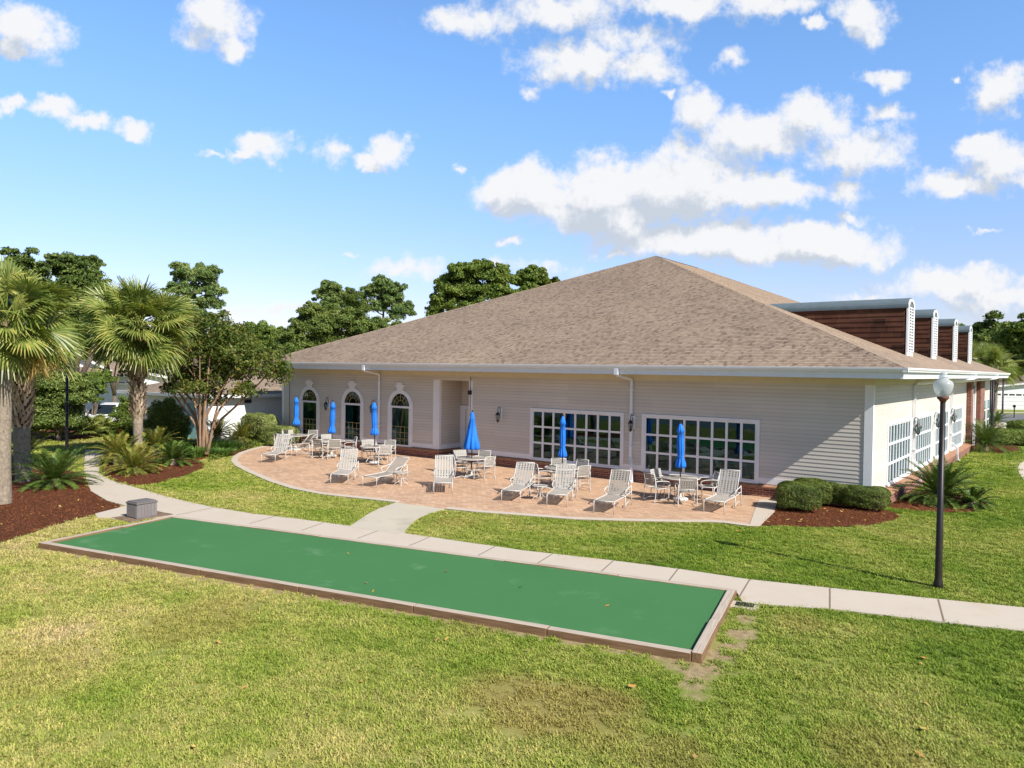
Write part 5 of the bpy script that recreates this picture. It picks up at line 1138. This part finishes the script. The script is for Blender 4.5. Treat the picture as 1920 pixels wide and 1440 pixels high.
c, b = bl(365, 84, [(365,520,1.9),(340,512,1.3),(392,515,1.4),(352,545,1.4),(325,543,1.0),(400,548,1.4),(345,568,1.3),(388,570,1.5),(365,595,1.6),(395,600,1.0)]); needle_tree('pine_tree', 'tall pine with open layered crown above the crape myrtle', c, 14.2, b, 17000, .22, 'trees behind the clubhouse')
c, b = bl(620, 105, [(618,548,2.0),(604,556,1.4),(632,562,1.6),(615,575,1.7),(640,556,1.1)]); needle_tree('pine_tree', 'pine left of the spire topped conifer over the low roof hip', c, 15, b, 12000, .24, 'trees behind the clubhouse')
c, b = bl(718, 104, [(716,545,2.2),(742,548,1.5),(692,552,1.5),(730,570,1.9),(760,582,1.6),(700,578,1.7),(745,592,1.8),(772,588,.9)]); needle_tree('pine_tree', 'broad pine right of the spire topped conifer, its side branch above the roof', c, 15, b, 16000, .24, 'trees behind the clubhouse')
c, b = bl(658, 100, [(655,546,.8),(656,560,1.3),(662,575,1.9),(650,585,1.8),(670,590,1.9)]); needle_tree('conifer', 'spire topped conifer between two pines', c, 14, b, 9000, .18, 'trees behind the clubhouse', 'oak_leaf')
bigtree('oak_tree', 'wide rounded oak behind the left slope of the clubhouse roof', 640, 72, [(640,610,2.3),(600,600,2.0),(580,620,2.2),(560,640,2.0),(680,615,2.2),(715,625,1.9),(620,640,2.6),(670,650,2.4),(575,655,2.2),(540,650,1.8),(585,583,1.0),(740,625,1.3)], 30000, .16, 'oak_leaf', trunk_r=.4, clumps=8, group='trees behind the clubhouse')
bigtree('broadleaf_tree', 'largest bright green tree standing behind the roof slope', 885, 84, [(890,515,2.2),(860,520,2.2),(915,520,2.1),(940,525,1.8),(835,545,2.0),(870,550,2.6),(920,555,2.4),(825,575,1.9),(812,590,1.3),(945,555,1.7),(880,585,2.4),(905,500,1.1),(868,505,1.0),(940,505,1.0)], 30000, .20, 'bright_leaf', trunk_r=.4, clumps=8, rs=(.25,.42), group='trees behind the clubhouse')
bigtree('broadleaf_tree', 'smaller bright green tree peeking over the roof right of the largest one', 1000, 86, [(995,520,1.7),(980,530,1.5),(1010,528,1.5),(1028,535,1.0),(1000,550,2.0)], 12000, .20, 'bright_leaf', trunk_r=.3, clumps=8, group='trees behind the clubhouse')
bigtree('shrub_tree', 'thin reddish twigged sapling at the right end of the trees over the roof', 1040, 84, [(1040,528,.7),(1048,534,.6),(1030,540,.9)], 1500, .14, 'crape_leaf', trunk_r=.1, clumps=5, group='trees behind the clubhouse')
for i, (x, d, top, w, lab) in enumerate([(430, 118, 602, 4.0, 'distant tree just right of the tall pine'), (478, 124, 595, 4.2, 'distant tree behind the crape myrtle crown'), (515, 122, 604, 3.6, 'distant tree above the hidden roof corner'), (545, 116, 600, 3.2, 'distant tree left of the wide rounded oak'), (405, 112, 612, 3.6, 'distant tree directly below the tall pine'), (340, 116, 600, 4.0, 'distant tree between free standing palm and tall pine')]):
    bigtree('broadleaf_tree', lab, x, d, [(x, top+32, w*.7), (x-18, top+42, w*.6), (x+18, top+44, w*.6), (x, top+62, w*.9), (x-25, top+75, w*.8), (x+26, top+76, w*.8)], 8000, .26, 'bright_leaf', trunk_r=.3, clumps=7, group='distant trees on the left')
for i, (x, d, items, lab) in enumerate([(110, 45, [(110,745,1.5),(80,735,1.3),(135,745,1.4),(150,735,1.0),(95,780,1.5),(122,790,1.3),(60,770,1.3),(150,725,.9),(112,718,1.0)], 'dense dark shrub tree behind the thin lamp post'), (55, 47, [(50,740,1.5),(30,760,1.5),(65,715,1.2),(20,720,1.3),(45,790,1.4)], 'dense shrub tree between the two left palm trunks'), (172, 50, [(172,722,1.0),(188,712,.8),(160,742,.9),(180,735,.6)], 'loose shrub beside the parked white car')]):
    bigtree('shrub_tree', lab, x, d, items, 15000 if i < 2 else 6000, .10, 'oak_leaf' if i < 2 else 'bright_leaf', trunk_r=.12, clumps=7, group='shrub trees on the left', split=.15)
bigtree('round_bush', 'round bright green bush between free standing palm and crape myrtle', 310, 40.5, [(310,793,.95),(292,800,.75),(330,802,.75),(310,770,.7),(325,775,.6),(296,778,.55),(310,818,.9)], 13000, .055, 'bush_leaf', trunk_r=.06, clumps=6, rs=(.35,.6), split=.1, under=.9)
bigtree('round_bush', 'shaggy bush behind the free standing palm trunk', 238, 44, [(238,790,.8),(228,775,.6),(240,760,.6),(236,805,.8)], 6000, .06, 'bush_leaf', trunk_r=.06, clumps=6, split=.1, under=.9)
# palmettos under the shrubs
for x, y, s, lab in [(85, 826, 61, 'low fan palm at the foot of the left shrubs'), (155, 822, 62, 'low fan palm behind the thin lamp post'), (182, 818, 63, 'low fan palm in front of the white car')]:
    rng = np.random.default_rng(s); t = thing('fan_palm', lab, 'palm', (*W(x, y), 0), 0, 'low fan palms under the shrubs'); V, F = [], []
    for k in range(16):
        v, f = fan((0, 0, .15), k*2.4, math.radians(75-60*(k/16)), .75, .6, .5); b = len(V); V += v; F += [tuple(b+q for q in ff) for ff in f]
    npmesh('fronds', np.array(V), F, 'palm_leaf', t)
rng = np.random.default_rng(70)
# lilyturf and grassy clumps
def clump(lab, loc, r, h, n, mat='lily_leaf', name='lilyturf'):
    t = thing(name, lab, 'plant', (*loc, 0), 0, 'grassy plants in the island bed'); a = rng.random(n)*6.283; rr = r*.55*np.sqrt(rng.random(n)); V = []
    for k in range(n):
        hh = np.array([math.cos(a[k]), math.sin(a[k]), 0]); s = np.array([-hh[1], hh[0], 0])*.012; o = hh*rr[k]; L = h*(.7+.5*rng.random()); out = r*(.3+.5*rng.random())
        p1, p2 = o+hh*out*.4+[0, 0, L*.8], o+hh*out+[0, 0, L*(.75+.3*rng.random())]; V += [o-s, o+s, p1+s, p1-s, p1-s, p1+s, p2+s*.15, p2-s*.15]
    npmesh('blades', np.array(V), np.arange(len(V)).reshape(-1, 4), mat, t)
for i, (x, y, r, h, lab) in enumerate([(352, 848, .7, .55, 'lilyturf clump under the round bush'), (378, 846, .8, .55, 'lilyturf clump at the foot of the crape myrtle'), (402, 848, .8, .55, 'lilyturf clump right of the crape myrtle stems'), (428, 846, .8, .5, 'lilyturf clump beside the bronze sago'), (365, 858, .7, .45, 'front lilyturf clump behind the green sago'), (338, 838, .5, 1.1, 'tall spiky grass left of the crape myrtle stems'), (415, 856, .7, .35, 'low lilyturf clump along the patio curve')]): clump(lab, W(x, y), r, h, 420)
# ground cover strip beside the patio edge: nobody could count it
gp_ = np.concatenate([scatter_in(px([(392,868),(432,856),(449,848),(490,838),(478,832),(430,842),(390,856)]), 260)]); P = np.concatenate([gp_, (.06+.16*rng.random((len(gp_), 1)))], 1)
V = leaf_quads(P, np.tile([0, 0, 1.], (len(P), 1)), .05, .5, .8); tag(npmesh('ground_cover', V, np.arange(len(V)).reshape(-1, 4), 'bush_leaf'), 'low yellow green ground cover along the curving patio edge', 'ground cover', kind='stuff')
# clipped bushes
def clipped(name, lab, loc, half, rz, n, size, mat, group, z0=0., box=.75):
    t = thing(name, lab, 'bush', (loc[0], loc[1], 0), rz, group); hx, hy, H = half; d = unit(n); d[:, 2] = np.where(d[:, 2] < -.55, -d[:, 2], d[:, 2])
    e = 2.+2.5*box; k = (np.abs(d)**e).sum(1)**(-1/e); P = d*k[:, None]; N = np.sign(d)*np.abs(P)**(e-1); N /= np.linalg.norm(N, axis=1, keepdims=True)
    wob = 1+.035*np.sin(P[:, 0]*7+P[:, 1]*5+loc[0])+.03*np.sin(P[:, 2]*9+P[:, 0]*4); r = (wob-.08*rng.random(n)**2)[:, None]
    P = P*r*np.array([hx, hy, H/2])+np.array([0, 0, H/2+z0]); V = leaf_quads(P, N, size, .5, .6); npmesh('foliage', V, np.arange(len(V)).reshape(-1, 4), mat, t)
    m = MB(); c = []; 
    for i in range(7):
        a = i/6*math.pi; c.append((math.sin(a)**.5*.84, H/2+z0-math.cos(a)*H*.42))
    m.lathe([(q, z) for q, z in c], n=14); o = m.build('inner_twigs', 'trunk_bark', t, smooth=True); o.scale = (hx, hy, 1); return t
clipped('box_bush', 'rounded box bush nearest the patio corner, standing in front', W(1497, 958), (.62, .56, .86), .3, 17000, .021, 'box_leaf', 'clipped box bushes at the patio corner')
clipped('box_bush', 'box bush close behind the front one, partly hidden by it', W(1522, 946), (.60, .55, .80), .2, 15000, .021, 'box_leaf', 'clipped box bushes at the patio corner')
clipped('box_bush', 'small box bush farthest back against the brick plinth', W(1533, 938), (.50, .45, .72), .2, 11000, .021, 'box_leaf', 'clipped box bushes at the patio corner')
clipped('box_bush', 'box bush at the left end of the long clipped pair below the corner board', W(1574, 948), (.62, .55, .72), .0, 15000, .021, 'box_leaf', 'clipped box bushes at the patio corner')
clipped('box_bush', 'box bush at the right end of the long clipped pair, nearest the corner sago', W(1622, 955), (.66, .55, .72), .1, 15000, .021, 'box_leaf', 'clipped box bushes at the patio corner')
clipped('hedge', 'taller square clipped hedge with pale top against the clubhouse end', (-30.3, -.9), (1.0, .55, 1.5), R(10), 11000, .045, 'hedge_leaf', 'clipped hedges at the patio end', box=1.6)
clipped('hedge', 'lower clipped hedge step in front of the tall square one', (-28.5, -1.0), (1.1, .5, .95), R(15), 9000, .04, 'hedge_leaf', 'clipped hedges at the patio end', box=1.6)
clipped('hedge', 'small clipped hedge end beside the farthest table', (-27.3, -1.75), (.6, .45, .75), R(15), 5000, .04, 'hedge_leaf', 'clipped hedges at the patio end', box=1.4)
clipped('hedge', 'long low hedge by the side entrance walk right of the piers', W(1888, 834), (1.5, .8, .95), R(20), 9000, .06, 'bright_leaf', 'hedges by the side entrance', box=.5)
clipped('hedge', 'low bush at the far right picture edge by the entrance walk', W(1925, 812), (1.2, .9, .9), 0, 4000, .07, 'bright_leaf', 'hedges by the side entrance', box=.6)
bigtree('broadleaf_tree', 'dark rounded tree beyond the far dormers', 1868, 150, [(1862,632,4.4),(1840,645,4.0),(1890,640,4.2),(1825,665,3.5),(1870,660,5.0),(1905,655,4.2),(1850,680,4.2)], 14000, .40, 'oak_leaf', trunk_r=.4, clumps=7, group='trees beyond the street')
bigtree('broadleaf_tree', 'tall green tree at the right picture edge beyond the street', 1935, 120, [(1925,640,3.6),(1950,625,3.8),(1915,665,3.4),(1945,670,4.0),(1910,690,3.4)], 12000, .32, 'bright_leaf', trunk_r=.4, clumps=7, group='trees beyond the street')
bigtree('broadleaf_tree', 'tree filling the gap left of the dark rounded one', 1800, 160, [(1815,640,4.0),(1795,655,4.4),(1830,670,4.4),(1770,670,4.)], 6000, .42, 'bright_leaf', trunk_r=.4, clumps=7, group='trees beyond the street')
for i, (x, d, zt) in enumerate([(1822, 96, 5.6), (1846, 98, 5.7), (1866, 95, 5.0)]):
    palm(['leftmost of the three palms behind the far eave', 'middle palm of three behind the far eave', 'palm nearest the right garages behind the far eave'][i], D(x, d), [(0, 0, -.1), (.1, 0, 2), (.0, .1, zt)], [.25, .22, .24], 2.9, 34, (2.5, zt), 'palms behind the far eave', dry=0, seed=80+i)
rng = np.random.default_rng(90)
# far woods: reads as one mass along the horizon
Pn = []; 
for k in range(520):
    a = math.radians(-78+k*.30+rng.normal()*.4); d = 190+rng.random()*70; Pn.append((CAM[0]+d*math.sin(a), CAM[1]+d*math.cos(a), 4.5+rng.random()*2, 6+2*rng.random(), 6+2*rng.random(), 4.2+2.2*rng.random()))
Pp, Nn = crown_points(Pn, 60000, .5, .6); V = leaf_quads(Pp, Nn, .75, .6, .9); tag(npmesh('far_woods', V, np.arange(len(V)).reshape(-1, 4), 'bright_leaf'), 'line of far woods along the horizon', 'woods', kind='stuff')
# ------------------------------------------------------------------ neighbouring houses
plain('dark_opening', (.03, .035, .04), .5); plain('shade_siding', (.70, .72, .74), .6, var=.06); plain('tan_roof_trim', (.5, .45, .4), .7)
def gable_house(lab, c, rz, w, d, he, hr, wall='white_siding', roof='shingle_far', feats=(), group='small houses around the clubhouse', cat='house', name='house'):
    "ridge along local Y, gable ends at -Y and +Y"
    t = thing(name, lab, cat, (c[0], c[1], 0), rz, group); m = MB(); hw, hd = w/2, d/2
    z = .0
    while z < he-1e-3:
        z2 = min(z+.18, he)
        for s in (-1, 1):
            m.face([(-hw, s*(hd+.012), z), (hw, s*(hd+.012), z), (hw, s*hd, z2), (-hw, s*hd, z2)]); m.face([(s*(hw+.012), -hd, z), (s*(hw+.012), hd, z), (s*hw, hd, z2), (s*hw, -hd, z2)])
        z = z2
    while z < hr-.02:
        z2 = min(z+.18, hr); a = lambda q: hw*(hr-q)/(hr-he)
        for s in (-1, 1): m.face([(-a(z), s*(hd+.012), z), (a(z), s*(hd+.012), z), (a(z2), s*hd, z2), (-a(z2), s*hd, z2)])
        z = z2
    m.build('wall', wall, t); o = .4; sl_ = (hr-he)/hw; r = MB()
    for s in (-1, 1):
        L = math.hypot(hw+o, (hw+o)*sl_)
        r.face([(0, -hd-o, hr+.05), (0, hd+o, hr+.05), (s*(hw+o), hd+o, he-o*sl_+.05), (s*(hw+o), -hd-o, he-o*sl_+.05)], [(0, L), (d+2*o, L), (d+2*o, 0), (0, 0)])
    r.build('roof', roof, t); b = MB()
    for s in (-1, 1):
        for e in (-1, 1): b.extr([(0, e*(hd+o+.02), hr+.04), (s*(hw+o), e*(hd+o+.02), he-o*sl_+.04), (s*(hw+o), e*(hd+o+.02), he-o*sl_-.16), (0, e*(hd+o+.02), hr-.16)], (0, -.03*e, 0))
        b.box((s*(hw+o), -hd-o, he-o*sl_-.12), (s*(hw+o)+s*.1, hd+o, he-o*sl_+.03))
    b.build('fascia', 'white_paint', t)
    for f in feats:
        kind, x0, x1, z0, z1 = f; p = MB(); p.box((x0, -hd-.05, z0), (x1, -hd-.012, z1)); q = p.build(kind, 'white_paint' if 'door' in kind else 'white_paint', t); g = MB()
        if kind == 'garage_door':
            for k in range(6): a = x0+.2+(x1-x0-.3)*k/6; g.box((a, -hd-.056, z1-.42), (a+(x1-x0)/6-.2, -hd-.05, z1-.22))
            for k in range(4): g.box((x0, -hd-.058, z0+.1+k*.45), (x1, -hd-.05, z0+.115+k*.45))
        else: g.box((x0+.1, -hd-.056, z0+.1), (x1-.1, -hd-.05, z1-.1))
        g.build('pane', 'dark_opening', q)
    return t
# annex: low white building left behind the clubhouse, corner towards the viewer
cd_, ce = np.array([-32.25, -2.75]), 2.40
t = thing('annex_building', 'low white sided annex with brown hip roof behind the crape myrtle', 'building', (cd_[0], cd_[1], 0))
A_ = np.array([0., 1.]); B_ = np.array([-A_[1], A_[0]]); LA, LBb = 13., 9.
def ap(a, b, z): return (*(A_*a+B_*b), z)
m = MB(); z = 0
while z < ce:
    z2 = z+.15; m.face([ap(0, -.012, z), ap(LA, -.012, z), ap(LA, 0, z2), ap(0, 0, z2)]); m.face([ap(-.012, LBb, z), ap(-.012, 0, z), ap(0, 0, z2), ap(0, LBb, z2)]); z = z2
m.build('wall', 'white_siding', t); r = MB(); e0 = .45
r_ = lambda a, b, z: ap(a, b, z); rz_ = ce+.08; run = (LBb+2*e0)/2; hz_ = rz_+run*.30
r.face([r_(-e0, -e0, rz_), r_(LA+e0, -e0, rz_), r_(LA+e0-run, -e0+run, hz_), r_(-e0+run, -e0+run, hz_)], [(0, 0), (LA+2*e0, 0), (LA+2*e0-run, run), (run, run)])
r.face([r_(-e0, LBb+e0, rz_), r_(-e0, -e0, rz_), r_(-e0+run, -e0+run, hz_)], [(0, 0), (2*run, 0), (run, run)]); r.face([r_(LA+e0, -e0, rz_), r_(LA+e0, LBb+e0, rz_), r_(LA+e0-run, -e0+run, hz_)], [(0, 0), (2*run, 0), (run, run)]); r.face([r_(LA+e0, LBb+e0, rz_), r_(-e0, LBb+e0, rz_), r_(-e0+run, -e0+run, hz_), r_(LA+e0-run, -e0+run, hz_)], [(0, 0), (LA+2*e0, 0), (LA+2*e0-run, run), (run, run)]); r.build('roof', 'shingle_far', t)
g = MB(); g.extr([ap(-e0-.1, -e0, rz_-.17), ap(-e0-.1, -e0-.1, rz_-.15), ap(-e0-.1, -e0-.12, rz_+.01), ap(-e0-.1, -e0, rz_+.01)], np.array(ap(LA+2*e0, 0, 0))); g.extr([ap(-e0, -e0, rz_-.17), ap(-e0-.1, -e0, rz_-.15), ap(-e0-.12, -e0, rz_+.01), ap(-e0, -e0, rz_+.01)], np.array(ap(0, LBb+2*e0, 0))); g.build('gutter', 'white_paint', t)
s_ = MB(); s_.face([ap(-e0, -e0, rz_-.15), ap(LA+e0, -e0, rz_-.15), ap(LA+e0, LBb+e0, rz_-.15), ap(-e0, LBb+e0, rz_-.15)]); s_.build('soffit', 'cream_paint', t)
f_ = MB(); f_.obox(ap(2.3, -.12, 2.1), np.array(ap(.16, 0, 0)), np.array(ap(0, .1, 0)), (0, 0, .1)); f_.build('flood_light', 'black_metal', t)
d_ = MB(); d_.obox(ap(-.03, 1.6, 1.0), np.array(ap(.02, 0, 0)), np.array(ap(0, .45, 0)), (0, 0, 1.0)); d_.build('door', 'curtain', t)
hA = D(225, 78); gable_house('pale blue shaded gable house behind the free standing palm trunk', hA, R(40), 8.5, 14, 2.9, 4.85, 'white_siding', 'shingle_far', [('window', -1.2, 1.2, 1., 2.2)])
gable_house('house with brown roof left of the blue gable, behind the shrubs', D(150, 74), R(-45), 9, 12, 2.7, 4.7)
gable_house('house whose white eave shows left behind the crape myrtle', D(310, 74), R(50), 9, 14, 2.55, 3.5)
gable_house('white house with two garage doors across the street on the right', D(1902, 116), R(24), 13, 12, 2.6, 3.45, feats=[('garage_door', -5.2, -.4, 0, 2.15), ('garage_door', .2, 5.0, 0, 2.15)])
gable_house('white house behind the garages at the right picture edge', D(1940, 134), R(40), 13, 14, 3.0, 4.1)
# ------------------------------------------------------------------ parked car
cx0, cy0 = W(204, 809); car = thing('parked_car', 'white parked pickup facing the camera, half hidden by shrubs on the left', 'car', (cx0, cy0, .0), R(40))
# local: front towards -Y, width along X
prof = [(-2.3, .42), (-2.34, .62), (-2.28, .92), (-2.1, 1.0), (-1.05, 1.08), (-.35, 1.66), (.2, 1.74), (1.05, 1.72), (1.35, 1.1), (2.3, 1.08), (2.36, .5), (2.2, .38), (-2.1, .36)]
m = MB(); n = len(prof)
ws = [.86, .90, .92, .90, .88, .68, .66, .68, .86, .90, .90, .84, .82]; i0 = len(m.v)
for (y, z), w in zip(prof, ws): m.v += [(-w, y, z), (w, y, z)]
for k in range(n):
    a, b = i0+2*k, i0+2*((k+1) % n); m.f.append((a, a+1, b+1, b))
m.f.append(tuple(i0+2*k for k in range(n))); m.f.append(tuple(i0+2*k+1 for k in range(n))[::-1]); m.build('body', 'car_paint', car, bevel=.05)
def cpart(name, mat, f, par=None):
    m = MB(); f(m); return m.build(name, mat, par or car)
cpart('windshield', 'car_glass', lambda m: m.face([(-.80, -1.03, 1.115), (.80, -1.03, 1.115), (.62, -.38, 1.645), (-.62, -.38, 1.645)]))
for s in (-1, 1):
    cpart('side_window', 'car_glass', lambda m: m.face([(s*.90, -.75, 1.12), (s*.90, 1.15, 1.12), (s*.70, .95, 1.62), (s*.70, -.25, 1.62)]))
    cpart('headlight', 'headlight', lambda m: m.box((s*.55, -2.36, .70), (s*.86, -2.26, .90)))
    cpart('mirror', 'car_paint', lambda m: m.box((s*.92, -.72, 1.08), (s*1.1, -.62, 1.24)))
cpart('grille', 'grille', lambda m: m.box((-.52, -2.37, .66), (.52, -2.28, .88))); cpart('bumper', 'chrome', lambda m: m.box((-.9, -2.44, .42), (.9, -2.3, .60))); cpart('licence_plate', 'white_paint', lambda m: m.box((-.16, -2.455, .45), (.16, -2.445, .56)))
for s in (-1, 1):
    for y in (-1.45, 1.4):
        m = MB(); m.lathe([(.2, -.11), (.34, -.11), (.36, -.05), (.36, .05), (.34, .11), (.2, .11)], n=22); w = m.build('wheel', 'tyre', car, smooth=False, loc=(s*.80, y, .36)); w.rotation_euler = (0, R(90), 0)
        m = MB(); m.lathe([(.0, -.12), (.21, -.12), (.21, .12), (.0, .12)], n=18); m.build('rim', 'chrome', w)
# hydrant-like orange post, mailbox, poles, sign on the right
hx, hy = W(225, 813); hyd = thing('fire_hydrant', 'orange hydrant standing before the white parked pickup', 'hydrant', (hx, hy, 0))
m = MB(); m.lathe([(.20, 0), (.20, .05), (.14, .07), (.13, .5), (.17, .52), (.17, .57), (.14, .6), (.12, .7), (.05, .76), (.04, .82), (.0, .82)], n=16); m.build('barrel', 'orange_paint', hyd, smooth=True)
m = MB(); m.tube([(-.24, 0, .42), (.24, 0, .42)], .06, 8); m.tube([(0, 0, .42), (0, -.22, .42)], .075, 8); m.build('outlet', 'orange_paint', hyd)
mx, my = D(1904, 88); mbx = thing('mailbox', 'small dark mailbox on a post by the far driveway', 'mailbox', (mx, my, 0)); m = MB(); m.box((-.05, -.05, 0), (.05, .05, 1.05)); m.build('post', 'trunk_bark', mbx); m = MB(); m.extr([(-.12, -.28, 1.05), (.12, -.28, 1.05), (.12, -.28, 1.2), (.07, -.28, 1.28), (-.07, -.28, 1.28), (-.12, -.28, 1.2)], (0, .5, 0)); m.build('box', 'black_metal', mbx)
for x, d, h, lab in [(1859, 74, 4.2, 'thin dark lamp post beyond the far eave, left one of a pair'), (1863, 70, 4.2, 'thin dark lamp post beyond the far eave, right one of a pair')]: lamp_post((*D(x, d), 0), h, lab, .09, False)
ux, uy = D(1882, 96); up = thing('utility_pole', 'pale slim utility pole before the white garages', 'pole', (ux, uy, 0)); m = MB(); m.tube([(0, 0, -.1), (0, 0, 4.3)], [.10, .08], 10); m.build('shaft', 'grey_plastic', up, smooth=True); m = MB(); m.box((-.12, -.12, 4.3), (.12, .12, 4.4)); m.build('cap', 'grey_plastic', up)
ml = MB(); L = px([(1780, 774.6), (2000, 774.6), (2000, 773.0), (1780, 773.0)]); ml.face([(*p, .013) for p in L]); tag(ml.build('curb', 'concrete'), kind='structure')
scene.cycles.use_denoising = True
try: scene.cycles.denoiser = 'OPENIMAGEDENOISE'
except Exception: pass
scene.cycles.max_bounces = 8; scene.cycles.diffuse_bounces = 4; scene.cycles.transparent_max_bounces = 12; scene.cycles.sample_clamp_indirect = 6
